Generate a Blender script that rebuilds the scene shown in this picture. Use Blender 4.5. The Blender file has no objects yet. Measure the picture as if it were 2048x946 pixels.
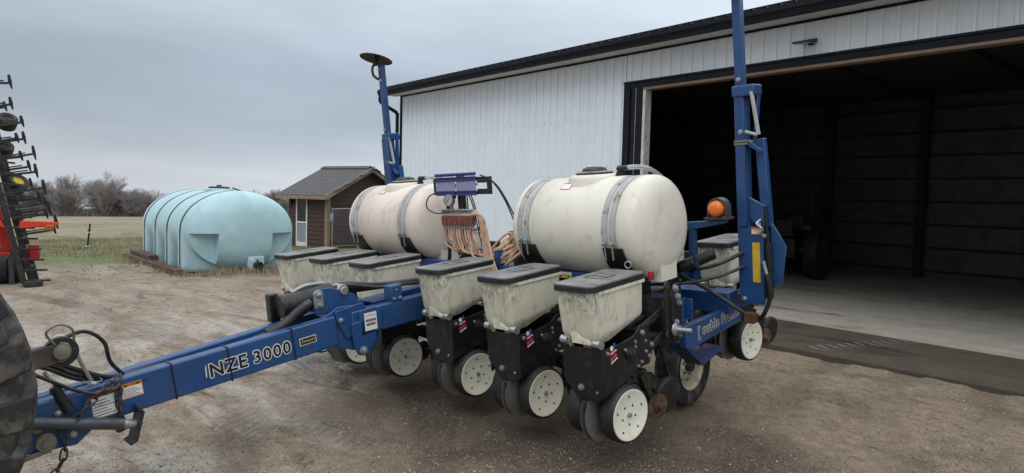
import bpy, math, random
from mathutils import Vector, Matrix
random.seed(7)
PI = math.pi
S = bpy.context.scene
COL = S.collection

# ------------------------------------------------------------------ camera
F_PX, YAW, PITCH, ROLL = 1316.55, 0.79537, 0.06042, -0.02568
CAM = Vector((4.675, -3.265, 1.90))
fw = Vector((-math.cos(YAW) * math.cos(PITCH), math.sin(YAW) * math.cos(PITCH), -math.sin(PITCH)))
rt = Vector((math.sin(YAW), math.cos(YAW), 0))
dn = fw.cross(rt)
rt2 = rt * math.cos(ROLL) + dn * math.sin(ROLL)
dn2 = dn * math.cos(ROLL) - rt * math.sin(ROLL)
cd = bpy.data.cameras.new('camera')
cam = bpy.data.objects.new('camera', cd)
COL.objects.link(cam)
cd.sensor_width = 36
cd.lens = F_PX / 2048 * 36
cd.clip_start, cd.clip_end = 0.05, 3000
cam.matrix_world = Matrix(((rt2.x, -dn2.x, -fw.x, CAM.x), (rt2.y, -dn2.y, -fw.y, CAM.y), (rt2.z, -dn2.z, -fw.z, CAM.z), (0, 0, 0, 1)))
S.camera = cam

def ray(px, py):
    return rt2 * ((px - 1024) / F_PX) + dn2 * ((py - 473) / F_PX) + fw
def at_x(px, py, X):
    d = ray(px, py); return CAM + d * ((X - CAM.x) / d.x)
def at_z(px, py, Z=0.0):
    d = ray(px, py); return CAM + d * ((Z - CAM.z) / d.z)

# ------------------------------------------------------------------ sky
W = bpy.data.worlds.new('World'); S.world = W; W.use_nodes = True
wn, wl = W.node_tree.nodes, W.node_tree.links
wn.clear()
wo = wn.new('ShaderNodeOutputWorld'); bg = wn.new('ShaderNodeBackground')
tc = wn.new('ShaderNodeTexCoord')
sky = wn.new('ShaderNodeTexSky'); sky.sky_type = 'NISHITA'; sky.sun_disc = False
SUN_EL, SUN_ROT = math.radians(52), math.radians(150)
sky.sun_elevation = SUN_EL; sky.sun_rotation = SUN_ROT
sep = wn.new('ShaderNodeSeparateXYZ'); wl.new(tc.outputs['Generated'], sep.inputs[0])
mp = wn.new('ShaderNodeMapping'); mp.inputs['Scale'].default_value = (1.0, 1.0, 4.5)
wl.new(tc.outputs['Generated'], mp.inputs[0])
nz = wn.new('ShaderNodeTexNoise'); nz.inputs['Scale'].default_value = 1.7; nz.inputs['Detail'].default_value = 6; nz.inputs['Roughness'].default_value = .52
nz.inputs['Distortion'].default_value = .35
wl.new(mp.outputs[0], nz.inputs['Vector'])
ofs = wn.new('ShaderNodeMath'); ofs.operation = 'MULTIPLY_ADD'; ofs.inputs[1].default_value = .16; ofs.inputs[2].default_value = -.08
wl.new(nz.outputs['Fac'], ofs.inputs[0])
hz = wn.new('ShaderNodeMath'); hz.operation = 'ADD'
wl.new(sep.outputs['Z'], hz.inputs[0]); wl.new(ofs.outputs[0], hz.inputs[1])
rp = wn.new('ShaderNodeValToRGB'); wl.new(hz.outputs[0], rp.inputs[0])
els = rp.color_ramp.elements
els[0].position = 0.0; els[0].color = (.55, .59, .64, 1)
els[1].position = 1.0; els[1].color = (1.5, 1.55, 1.62, 1)
for p_, c_ in ((.035, (.54, .58, .63)), (.09, (.375, .43, .50)), (.17, (.37, .43, .505)), (.30, (.60, .66, .74)), (.55, (1.05, 1.1, 1.16))):
    e = els.new(p_); e.color = c_ + (1,)
nz2 = wn.new('ShaderNodeTexNoise'); nz2.inputs['Scale'].default_value = 3.2; nz2.inputs['Detail'].default_value = 5
wl.new(mp.outputs[0], nz2.inputs['Vector'])
mr = wn.new('ShaderNodeMapRange'); mr.inputs['From Min'].default_value = .3; mr.inputs['From Max'].default_value = .7
mr.inputs['To Min'].default_value = .92; mr.inputs['To Max'].default_value = 1.09
wl.new(nz2.outputs['Fac'], mr.inputs['Value'])
mulc = wn.new('ShaderNodeMixRGB'); mulc.blend_type = 'MULTIPLY'; mulc.inputs[0].default_value = 1
dt = wn.new('ShaderNodeVectorMath'); dt.operation = 'DOT_PRODUCT'; dt.inputs[1].default_value = (.35, .94, 0); wl.new(tc.outputs['Generated'], dt.inputs[0])
mr2 = wn.new('ShaderNodeMapRange'); mr2.inputs['From Min'].default_value = -.2; mr2.inputs['From Max'].default_value = 1.0; mr2.inputs['To Min'].default_value = .93; mr2.inputs['To Max'].default_value = 1.26
wl.new(dt.outputs['Value'], mr2.inputs['Value'])
mm = wn.new('ShaderNodeMath'); mm.operation = 'MULTIPLY'; wl.new(mr.outputs[0], mm.inputs[0]); wl.new(mr2.outputs[0], mm.inputs[1])
wl.new(rp.outputs[0], mulc.inputs[1]); wl.new(mm.outputs[0], mulc.inputs[2])
skm = wn.new('ShaderNodeMixRGB'); skm.blend_type = 'MULTIPLY'; skm.inputs[0].default_value = 1
skm.inputs[2].default_value = (.08, .08, .08, 1); wl.new(sky.outputs[0], skm.inputs[1])
mixs = wn.new('ShaderNodeMixRGB'); mixs.inputs[0].default_value = .93
wl.new(skm.outputs[0], mixs.inputs[1]); wl.new(mulc.outputs[0], mixs.inputs[2])
wl.new(mixs.outputs[0], bg.inputs[0]); bg.inputs[1].default_value = 1.16
wl.new(bg.outputs[0], wo.inputs[0])
# ------------------------------------------------------------------ sun behind the overcast
sd = bpy.data.lights.new('sun', 'SUN'); sd.energy = 0.95; sd.angle = math.radians(40); sd.color = (1, .97, .93)
sun = bpy.data.objects.new('sun', sd); COL.objects.link(sun)
sdir = Vector((math.sin(SUN_ROT) * math.cos(SUN_EL), math.cos(SUN_ROT) * math.cos(SUN_EL), math.sin(SUN_EL)))
sun.rotation_euler = sdir.to_track_quat('Z', 'Y').to_euler()
S.view_settings.view_transform = 'Standard'; S.view_settings.look = 'None'
S.view_settings.exposure = 0.0; S.view_settings.gamma = 1.0; S.view_settings.use_curve_mapping = False

# ------------------------------------------------------------------ materials
MATS = {}
def _new(name):
    m = bpy.data.materials.new(name); m.use_nodes = True
    n, l = m.node_tree.nodes, m.node_tree.links
    return m, n, l, n['Principled BSDF']
def mix(n, l, a, b, fac, mode='MIX'):
    x = n.new('ShaderNodeMixRGB'); x.blend_type = mode
    for k, q in ((0, fac), (1, a), (2, b)):
        if hasattr(q, 'is_linked') or isinstance(q, bpy.types.NodeSocket): l.new(q, x.inputs[k])
        elif isinstance(q, (int, float)): x.inputs[k].default_value = q
        else: x.inputs[k].default_value = tuple(q) + (1,)
    return x.outputs[0]
def noise(n, l, vec, scale, detail=4, rough=.55, dist=0):
    t = n.new('ShaderNodeTexNoise'); t.inputs['Scale'].default_value = scale; t.inputs['Detail'].default_value = detail
    t.inputs['Roughness'].default_value = rough; t.inputs['Distortion'].default_value = dist
    if vec is not None: l.new(vec, t.inputs['Vector'])
    return t.outputs['Fac']
def rng(n, l, v, a, b, c=0, d=1):
    m = n.new('ShaderNodeMapRange'); m.inputs['From Min'].default_value = a; m.inputs['From Max'].default_value = b
    m.inputs['To Min'].default_value = c; m.inputs['To Max'].default_value = d
    l.new(v, m.inputs['Value']); return m.outputs[0]
def math_(n, l, op, a, b):
    m = n.new('ShaderNodeMath'); m.operation = op
    for k, q in ((0, a), (1, b)):
        if isinstance(q, (int, float)): m.inputs[k].default_value = q
        else: l.new(q, m.inputs[k])
    return m.outputs[0]
def coords(n, l, stretch=(1, 1, 1), world=False):
    t = n.new('ShaderNodeTexCoord'); oi = n.new('ShaderNodeObjectInfo')
    mp = n.new('ShaderNodeMapping'); mp.inputs['Scale'].default_value = stretch
    if world:
        g = n.new('ShaderNodeNewGeometry'); l.new(g.outputs['Position'], mp.inputs[0])
    else:
        vm = n.new('ShaderNodeVectorMath'); vm.operation = 'MULTIPLY_ADD'
        cb = n.new('ShaderNodeCombineXYZ')
        for k in range(3): l.new(oi.outputs['Random'], cb.inputs[k])
        l.new(cb.outputs[0], vm.inputs[0]); vm.inputs[1].default_value = (17, 23, 31); l.new(t.outputs['Object'], vm.inputs[2])
        l.new(vm.outputs[0], mp.inputs[0])
    return mp.outputs[0]
def bumpn(n, l, bs, h, strength=.3, dist=.01):
    b = n.new('ShaderNodeBump'); b.inputs['Strength'].default_value = strength; b.inputs['Distance'].default_value = dist
    l.new(h, b.inputs['Height']); l.new(b.outputs[0], bs.inputs['Normal'])

def mat(name, col, rough=.5, metal=0, var=.12, vs=6, dirt=None, da=.45, ds=9, dsoft=.15, bump=0, bscale=60, stretch=(1, 1, 1), spec=.5, coat=0, world=False, rvar=.12, dust=None):
    if name in MATS: return MATS[name]
    m, n, l, bs = _new(name)
    v = coords(n, l, stretch, world)
    a = tuple(c * (1 - var) for c in col); b = tuple(min(1, c * (1 + var)) for c in col)
    f = noise(n, l, v, vs, 5)
    c = mix(n, l, a, b, rng(n, l, f, .3, .7))
    if dirt:
        d = noise(n, l, v, ds, 8, .65, .4)
        th = 1 - da
        fac = rng(n, l, d, th * .9 - dsoft * .5 + .05, th * .9 + dsoft * .5 + .05)
        c = mix(n, l, c, dirt, fac)
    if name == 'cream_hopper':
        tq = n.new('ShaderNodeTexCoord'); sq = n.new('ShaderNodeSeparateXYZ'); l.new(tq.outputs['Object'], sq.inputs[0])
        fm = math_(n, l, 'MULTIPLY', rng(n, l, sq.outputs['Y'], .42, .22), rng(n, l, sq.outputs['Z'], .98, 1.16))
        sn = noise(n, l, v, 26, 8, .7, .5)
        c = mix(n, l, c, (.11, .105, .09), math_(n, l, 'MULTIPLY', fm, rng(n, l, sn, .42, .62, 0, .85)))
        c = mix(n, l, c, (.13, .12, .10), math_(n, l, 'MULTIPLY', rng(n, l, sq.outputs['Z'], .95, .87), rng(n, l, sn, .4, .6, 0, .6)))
    if name == 'blue_paint':
        cn = noise(n, l, v, 38, 6, .7); cm = noise(n, l, v, 3.5, 4, .6)
        c = mix(n, l, c, (.09, .045, .025), math_(n, l, 'MULTIPLY', rng(n, l, cn, .64, .68), rng(n, l, cm, .45, .6, .1, 1)))
    if dust:
        g = n.new('ShaderNodeNewGeometry'); sp = n.new('ShaderNodeSeparateXYZ'); l.new(g.outputs['Normal'], sp.inputs[0])
        up = rng(n, l, sp.outputs['Z'], .55, .95)
        dn_ = noise(n, l, v, 7, 6, .6)
        c = mix(n, l, c, dust, math_(n, l, 'MULTIPLY', up, rng(n, l, dn_, .3, .62, .35, .95)))
    l.new(c, bs.inputs['Base Color'])
    rr = noise(n, l, v, vs * 2.3, 4)
    l.new(rng(n, l, rr, .3, .7, max(.03, rough - rvar), min(1, rough + rvar)), bs.inputs['Roughness'])
    bs.inputs['Metallic'].default_value = metal
    bs.inputs['Specular IOR Level'].default_value = spec
    bs.inputs['Coat Weight'].default_value = coat
    if bump:
        h = noise(n, l, v, bscale, 5, .6); bumpn(n, l, bs, h, bump, .006)
    MATS[name] = m
    return m

MUD = (.075, .06, .045)
BLUE = mat('blue_paint', (.0108, .061, .192), .4, var=.18, vs=3, dirt=(.035, .05, .08), da=.36, ds=6, dsoft=.3, bump=.05, bscale=40, coat=.15)
DBLUE = mat('dark_blue_paint', (.008, .028, .11), .45, var=.2, dirt=(.03, .028, .025), da=.42)
BLACK = mat('black_paint', (.0075, .0078, .009), .42, var=.3, dirt=(.028, .027, .026), da=.38, ds=12, bump=.06, bscale=45)
BLACK2 = mat('black_steel', (.013, .013, .014), .55, var=.3, dirt=(.04, .035, .03), da=.45, ds=14)
RUBBER = mat('rubber', (.014, .014, .0145), .62, var=.25, dirt=(.05, .045, .04), da=.36, ds=10, bump=.12, bscale=90)
OLDRUB = mat('old_tyre_rubber', (.022, .021, .021), .75, var=.35, dirt=(.12, .1, .08), da=.42, ds=6, bump=.25, bscale=60)
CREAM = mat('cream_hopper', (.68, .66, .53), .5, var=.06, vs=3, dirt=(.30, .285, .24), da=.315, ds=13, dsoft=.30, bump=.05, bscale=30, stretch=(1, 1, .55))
WHEELW = mat('wheel_disc_cream', (.74, .72, .59), .42, var=.04, dirt=(.4, .36, .28), da=.27, ds=16, dsoft=.2, bump=.03)
RIMC = mat('rim_cream', (.55, .51, .36), .5, var=.1, dirt=(.12, .1, .07), da=.42, ds=10)
LID = mat('lid_plastic', (.017, .018, .02), .5, var=.2, dust=(.23, .225, .215), bump=.08, bscale=70)
TANK = mat('tank_cream', (.69, .66, .565), .38, var=.05, vs=1.6, dirt=(.48, .45, .38), da=.30, ds=8, dsoft=.30, stretch=(1, 1, .6), bump=.04, bscale=14, spec=.4)
TANK2 = mat('tank_pinkish', (.68, .60, .525), .4, var=.06, vs=2.2, dirt=(.46, .40, .34), da=.30, ds=8, dsoft=.30, stretch=(1, 1, .6), bump=.04, bscale=14, spec=.4)
GALV = mat('galvanised', (.36, .37, .38), .42, .75, var=.2, dirt=(.12, .1, .08), da=.33)
STRAP = mat('strap_grey', (.40, .40, .395), .6, 0, var=.15, dirt=(.12, .11, .1), da=.38)
DISC = mat('opener_disc_steel', (.21, .205, .195), .42, .45, var=.25, vs=4, dirt=(.13, .10, .07), da=.40, ds=5, dsoft=.3)
RUSTD = mat('rust_disc', (.16, .10, .065), .6, .45, var=.4, vs=8, dirt=(.07, .05, .035), da=.5, ds=12)
RUST = mat('rust', (.1, .045, .022), .8, .2, var=.4, vs=14)
CHAIN = mat('chain_steel', (.07, .062, .055), .55, .6, var=.4, dirt=(.08, .05, .03), da=.45)
HOSE = mat('hose_black', (.012, .012, .013), .48, var=.3, dirt=(.06, .055, .05), da=.38)
TAN = mat('hose_tan', (.50, .32, .21), .38, var=.18, vs=5, dirt=(.16, .1, .07), da=.4, ds=14)
REDBR = mat('manifold_red', (.18, .05, .035), .4, var=.35, vs=20)
VIAL = None
WHITE = mat('white_label', (.72, .72, .70), .4, var=.05, dirt=(.35, .33, .3), da=.36)
BLKINK = mat('black_ink', (.012, .012, .012), .4, var=.1)
ORANGE = mat('orange_label', (.75, .25, .04), .45, var=.08)
YELLOW = mat('yellow_paint', (.62, .42, .03), .45, var=.1, dirt=(.25, .18, .04), da=.4)
REDINK = mat('red_ink', (.55, .04, .035), .45, var=.1)
BLUINK = mat('blue_ink', (.03, .09, .42), .45, var=.1)
GOLD = mat('gold_ink', (.65, .48, .14), .4, var=.1)
RED = mat('red_plastic', (.42, .02, .02), .4, var=.15)
AMBER = mat('amber_lens', (.75, .17, .02), .25, var=.15, vs=40)
GREYT = mat('jack_grey', (.075, .08, .095), .45, .4, var=.15, dirt=(.05, .045, .04), da=.36)
TEAL = mat('teal_tank', (.40, .59, .635), .42, var=.06, vs=1.3, dirt=(.31, .48, .51), da=.40, ds=2.2, dsoft=.4, bump=.05, bscale=8, spec=.4)
DSTRAP = mat('dark_strap', (.07, .075, .08), .6, .4, var=.2)
REDM = mat('cultivator_red', (.42, .018, .012), .4, var=.15, dirt=(.12, .03, .02), da=.4)
ORNG = mat('cultivator_orange', (.75, .075, .02), .42, var=.1)
WALLW = mat('white_steel', (.76, .815, .87), .40, var=.015, vs=.8, dirt=(.69, .74, .79), da=.36, ds=1.6, dsoft=.5, spec=.5)
SOFF = mat('soffit_white', (.62, .62, .62), .55, var=.05)
TRIM = mat('black_trim', (.008, .009, .014), .6, var=.15, dirt=(.02, .02, .024), da=.3, spec=.2)
JAMB = mat('white_wood_jamb', (.55, .54, .50), .6, var=.12, dirt=(.3, .27, .22), da=.4)
WOODB = mat('brown_wood', (.20, .14, .10), .8, var=.3, vs=14, stretch=(1, 1, 8))
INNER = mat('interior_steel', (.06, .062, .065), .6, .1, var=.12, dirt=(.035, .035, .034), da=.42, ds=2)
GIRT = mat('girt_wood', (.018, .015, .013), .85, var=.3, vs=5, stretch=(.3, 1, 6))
SHEDW = mat('shed_red_brown', (.068, .033, .027), .7, var=.3, vs=7, stretch=(.6, .6, 6), dirt=(.03, .018, .015), da=.4)
SHEDT = mat('shed_trim_tan', (.26, .19, .13), .7, var=.15)
SHING = mat('shingle_grey', (.085, .085, .09), .85, var=.35, vs=12, bump=.3, bscale=120)
ALUM = mat('white_door_frame', (.66, .68, .69), .4, var=.05)
SCREEN = mat('door_screen', (.02, .022, .024), .35, var=.2)
DOORP = mat('door_panel_grey', (.25, .265, .28), .5, var=.1)
BARK = mat('bark', (.14, .125, .115), .9, var=.25, vs=3)
TWIG = mat('twig', (.245, .225, .215), .9, var=.25, vs=.4)
BRUSH = mat('brush', (.175, .155, .142), .95, var=.3, vs=.35)
GRASS = mat('grass_blades', (.105, .125, .05), .8, var=.45, vs=1.2, world=True, dirt=(.30, .25, .15), da=.52, ds=1.5, dsoft=.3)
DRY = mat('dry_stalks', (.30, .24, .15), .85, var=.3, vs=3)
STONE = mat('gravel_stone', (.17, .138, .105), .85, var=.5, vs=25, world=True, dirt=(.27, .23, .185), da=.42, ds=40)
GLASSG = mat('gauge_face', (.7, .7, .68), .3, var=.05)
TIMBER = mat('weathered_timber', (.085, .05, .035), .85, var=.35, vs=8)
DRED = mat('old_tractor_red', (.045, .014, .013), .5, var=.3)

m, n, l, bs = _new('vial_blue_clear')
bs.inputs['Base Color'].default_value = (.42, .42, .62, 1); bs.inputs['Roughness'].default_value = .15
bs.inputs['Transmission Weight'].default_value = .35; bs.inputs['IOR'].default_value = 1.4
VIAL = m
m, n, l, bs = _new('clear_hose')
bs.inputs['Base Color'].default_value = (.5, .52, .5, 1); bs.inputs['Roughness'].default_value = .2
bs.inputs['Transmission Weight'].default_value = .5
CLEAR = m

def ground_material():
    m, n, l, bs = _new('yard_and_field')
    v = coords(n, l, world=True)
    sp = n.new('ShaderNodeSeparateXYZ'); l.new(v, sp.inputs[0])
    # gravel grain
    g1 = noise(n, l, v, 42, 6, .7); g2 = noise(n, l, v, 9, 5, .6); g3 = noise(n, l, v, 1.3, 6, .62, .6)
    vor = n.new('ShaderNodeTexVoronoi'); vor.inputs['Scale'].default_value = 48; l.new(v, vor.inputs['Vector'])
    vcol = n.new('ShaderNodeSeparateColor'); l.new(vor.outputs['Color'], vcol.inputs[0])
    warp = noise(n, l, v, 1.1, 6, .65, .5)
    wx = math_(n, l, 'ADD', sp.outputs['X'], math_(n, l, 'MULTIPLY', warp, 1.9)); wy = math_(n, l, 'ADD', sp.outputs['Y'], math_(n, l, 'MULTIPLY', noise(n, l, v, 1.7, 5, .6), 1.2))
    base = mix(n, l, (.205, .152, .103), (.365, .288, .203), rng(n, l, g2, .3, .7))
    base = mix(n, l, base, (.085, .066, .049), rng(n, l, g3, .50, .70, 0, .8))
    base = mix(n, l, base, (.34, .295, .235), math_(n, l, 'MULTIPLY', rng(n, l, vcol.outputs[0], .70, .97), .38))
    base = mix(n, l, base, (.05, .04, .031), math_(n, l, 'MULTIPLY', rng(n, l, g1, .50, .70), .65))
    g0 = noise(n, l, v, 62, 5, .8)
    base = mix(n, l, base, (.40, .34, .27), math_(n, l, 'MULTIPLY', rng(n, l, g0, .56, .68), .6))
    base = mix(n, l, base, (.045, .035, .026), math_(n, l, 'MULTIPLY', rng(n, l, g0, .44, .33), .7))
    # pale wet silt on the traffic side of the tongue
    vs_ = coords(n, l, (.55, 1.5, 1), world=True)
    wetn = noise(n, l, vs_, .95, 7, .64, 1.1)
    side = math_(n, l, 'SUBTRACT', math_(n, l, 'MULTIPLY', sp.outputs['Y'], -.78), math_(n, l, 'MULTIPLY', sp.outputs['X'], .62))
    zone = rng(n, l, math_(n, l, 'ADD', side, math_(n, l, 'MULTIPLY', warp, 1.6)), .9, 1.9)
    fadey = math_(n, l, 'MULTIPLY', rng(n, l, sp.outputs['Y'], 1.2, 3.6, 1, .25), rng(n, l, sp.outputs['X'], -7.5, -3.0, .35, 1))
    wet = math_(n, l, 'MULTIPLY', rng(n, l, wetn, .40, .60), math_(n, l, 'MULTIPLY', zone, fadey))
    silt = mix(n, l, (.34, .305, .26), (.51, .47, .41), rng(n, l, g2, .35, .65))
    base = mix(n, l, base, silt, math_(n, l, 'MULTIPLY', wet, .88))
    # darker brown ground in a band under the planter, ragged edge
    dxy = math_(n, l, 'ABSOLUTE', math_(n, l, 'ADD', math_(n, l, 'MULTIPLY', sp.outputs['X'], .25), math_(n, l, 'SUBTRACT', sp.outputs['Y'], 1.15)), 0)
    dark_band = rng(n, l, math_(n, l, 'ADD', dxy, math_(n, l, 'MULTIPLY', warp, 2.2)), 1.75, 3.0, 1, 0)
    dark_band = math_(n, l, 'MULTIPLY', dark_band, rng(n, l, sp.outputs['X'], -3.2, -1.2))
    base = mix(n, l, base, (.052, .040, .030), math_(n, l, 'MULTIPLY', dark_band, rng(n, l, g2, .25, .75, .5, .95)))
    # dark muddy smears
    mudn = noise(n, l, coords(n, l, (.55, 1.5, 1), world=True), 2.1, 10, .74, 1.6)
    mud = rng(n, l, mudn, .58, .66)
    base = mix(n, l, base, (.040, .031, .024), math_(n, l, 'MULTIPLY', mud, .75))
    # shallow puddles
    pn_ = noise(n, l, coords(n, l, (.6, 1.3, 1), world=True), 1.35, 5, .55, .6)
    pz = math_(n, l, 'MULTIPLY', rng(n, l, sp.outputs['X'], -5.0, -3.5), rng(n, l, sp.outputs['X'], -.2, .8, 1, 0))
    pz = math_(n, l, 'MULTIPLY', pz, math_(n, l, 'MULTIPLY', rng(n, l, sp.outputs['Y'], -1.8, -.8), rng(n, l, sp.outputs['Y'], 2.2, 3.2, 1, 0)))
    pud = math_(n, l, 'MULTIPLY', rng(n, l, pn_, .575, .615), pz)
    base = mix(n, l, base, (.07, .06, .05), math_(n, l, 'MULTIPLY', pud, .7))
    # wheel ruts
    wv = n.new('ShaderNodeTexWave'); wv.wave_type = 'BANDS'; wv.bands_direction = 'X'
    wv.inputs['Scale'].default_value = .26; wv.inputs['Distortion'].default_value = 3.0; wv.inputs['Detail'].default_value = 4; wv.inputs['Detail Scale'].default_value = .7
    rv = n.new('ShaderNodeMapping'); rv.inputs['Rotation'].default_value = (0, 0, math.radians(62)); l.new(v, rv.inputs[0]); l.new(rv.outputs[0], wv.inputs['Vector'])
    rut = rng(n, l, wv.outputs['Fac'], .78, .97)
    tread = n.new('ShaderNodeTexWave'); tread.bands_direction = 'Y'; tread.inputs['Scale'].default_value = 3.6; tread.inputs['Distortion'].default_value = 7; tread.inputs['Detail'].default_value = 3
    l.new(rv.outputs[0], tread.inputs['Vector'])
    att = n.new('ShaderNodeAttribute'); att.attribute_name = 'track'
    trk = math_(n, l, 'MULTIPLY', att.outputs['Fac'], rng(n, l, g2, .25, .6, .35, 1))
    base = mix(n, l, base, (.075, .058, .043), math_(n, l, 'MULTIPLY', trk, .42))
    tr_ = math_(n, l, 'MULTIPLY', math_(n, l, 'MULTIPLY', rut, rng(n, l, g3, .42, .58)), rng(n, l, tread.outputs['Fac'], .25, .75, .25, .9))
    base = mix(n, l, base, (.085, .067, .051), math_(n, l, 'MULTIPLY', tr_, .5))
    # field beyond the yard
    edge = noise(n, l, v, .55, 5, .6)
    ex = math_(n, l, 'ADD', sp.outputs['X'], math_(n, l, 'MULTIPLY', edge, 4.2))
    fld = rng(n, l, ex, -10.3, -12.2)
    tuf = noise(n, l, v, 5.5, 7, .72); big = noise(n, l, coords(n, l, (1, .35, 1), world=True), .16, 6, .6, .7); sm = noise(n, l, v, 34, 5, .7)
    stk = noise(n, l, coords(n, l, (.12, 1.6, 1), world=True), .55, 6, .65, .5)
    straw = mix(n, l, (.20, .165, .105), (.40, .35, .25), rng(n, l, tuf, .3, .7))
    straw = mix(n, l, straw, (.17, .155, .085), rng(n, l, stk, .42, .66, 0, .8))
    pt1 = noise(n, l, coords(n, l, (.22, .5, 1), world=True), .9, 7, .68, .6); pt2 = noise(n, l, coords(n, l, (.5, 1, 1), world=True), 1.1, 7, .72, .4)
    straw = mix(n, l, straw, (.125, .105, .066), rng(n, l, pt1, .48, .62, 0, .7))
    straw = mix(n, l, straw, (.42, .37, .27), rng(n, l, pt2, .54, .68, 0, .7))
    green = mix(n, l, (.075, .10, .035), (.185, .205, .095), rng(n, l, tuf, .3, .7))
    gx = math_(n, l, 'ADD', sp.outputs['X'], math_(n, l, 'MULTIPLY', big, 14))
    gnear = rng(n, l, gx, -26, -13)
    gmask = math_(n, l, 'MAXIMUM', math_(n, l, 'MULTIPLY', gnear, rng(n, l, big, .36, .56)), math_(n, l, 'MULTIPLY', rng(n, l, big, .55, .66), .55))
    fcol = mix(n, l, straw, green, gmask)
    fcol = mix(n, l, fcol, (.13, .10, .07), math_(n, l, 'MULTIPLY', rng(n, l, sm, .5, .72), .6))
    mudf = noise(n, l, coords(n, l, (.5, .2, 1), world=True), .9, 6, .6, .8)
    fcol = mix(n, l, fcol, (.08, .062, .045), math_(n, l, 'MULTIPLY', rng(n, l, mudf, .54, .64), rng(n, l, ex, -15, -11)))
    col = mix(n, l, base, fcol, fld)
    l.new(col, bs.inputs['Base Color'])
    r = rng(n, l, wet, 0, 1, .88, .34)
    r2 = math_(n, l, 'SUBTRACT', r, math_(n, l, 'MULTIPLY', math_(n, l, 'MULTIPLY', mud, rng(n, l, g2, .5, .7)), .28))
    r2 = math_(n, l, 'SUBTRACT', r2, math_(n, l, 'MULTIPLY', pud, .75)); r2 = math_(n, l, 'MAXIMUM', r2, .07)
    rf = math_(n, l, 'MAXIMUM', r2, math_(n, l, 'MULTIPLY', fld, .95))
    l.new(rf, bs.inputs['Roughness']); bs.inputs['Specular IOR Level'].default_value = .4
    h = math_(n, l, 'ADD', math_(n, l, 'ADD', math_(n, l, 'MULTIPLY', g1, .75), math_(n, l, 'MULTIPLY', g0, .35)), math_(n, l, 'ADD', math_(n, l, 'MULTIPLY', g2, .8), math_(n, l, 'MULTIPLY', vor.outputs['Distance'], -.35)))
    h = math_(n, l, 'SUBTRACT', h, math_(n, l, 'MULTIPLY', tr_, .6))
    h = math_(n, l, 'ADD', h, math_(n, l, 'MULTIPLY', math_(n, l, 'MULTIPLY', trk, tread.outputs['Fac']), .9))
    h = math_(n, l, 'MULTIPLY', h, rng(n, l, wet, 0, 1, 1, .6))
    h = math_(n, l, 'MULTIPLY', h, rng(n, l, pud, 0, 1, 1, .03))
    bumpn(n, l, bs, h, .9, .035)
    return m
def concrete_material(name, a, b, stain, wetp):
    m, n, l, bs = _new(name)
    v = coords(n, l, world=True); vs_ = coords(n, l, (.35, 1.4, 1), world=True)
    c = mix(n, l, a, b, rng(n, l, noise(n, l, v, 2.2, 7, .65), .3, .7))
    st = noise(n, l, vs_, 1.3, 7, .62, .8)
    c = mix(n, l, c, stain, rng(n, l, st, .56, .70, 0, .85))
    dr = noise(n, l, vs_, 7, 5, .6); c = mix(n, l, c, stain, rng(n, l, dr, .66, .72, 0, .6))
    g = noise(n, l, v, 60, 4, .7); c = mix(n, l, c, tuple(x * .6 for x in a), math_(n, l, 'MULTIPLY', rng(n, l, g, .5, .75), .4))
    l.new(c, bs.inputs['Base Color'])
    l.new(rng(n, l, st, .5, .72, .85, wetp), bs.inputs['Roughness'])
    bumpn(n, l, bs, g, .2, .005)
    return m

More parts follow.
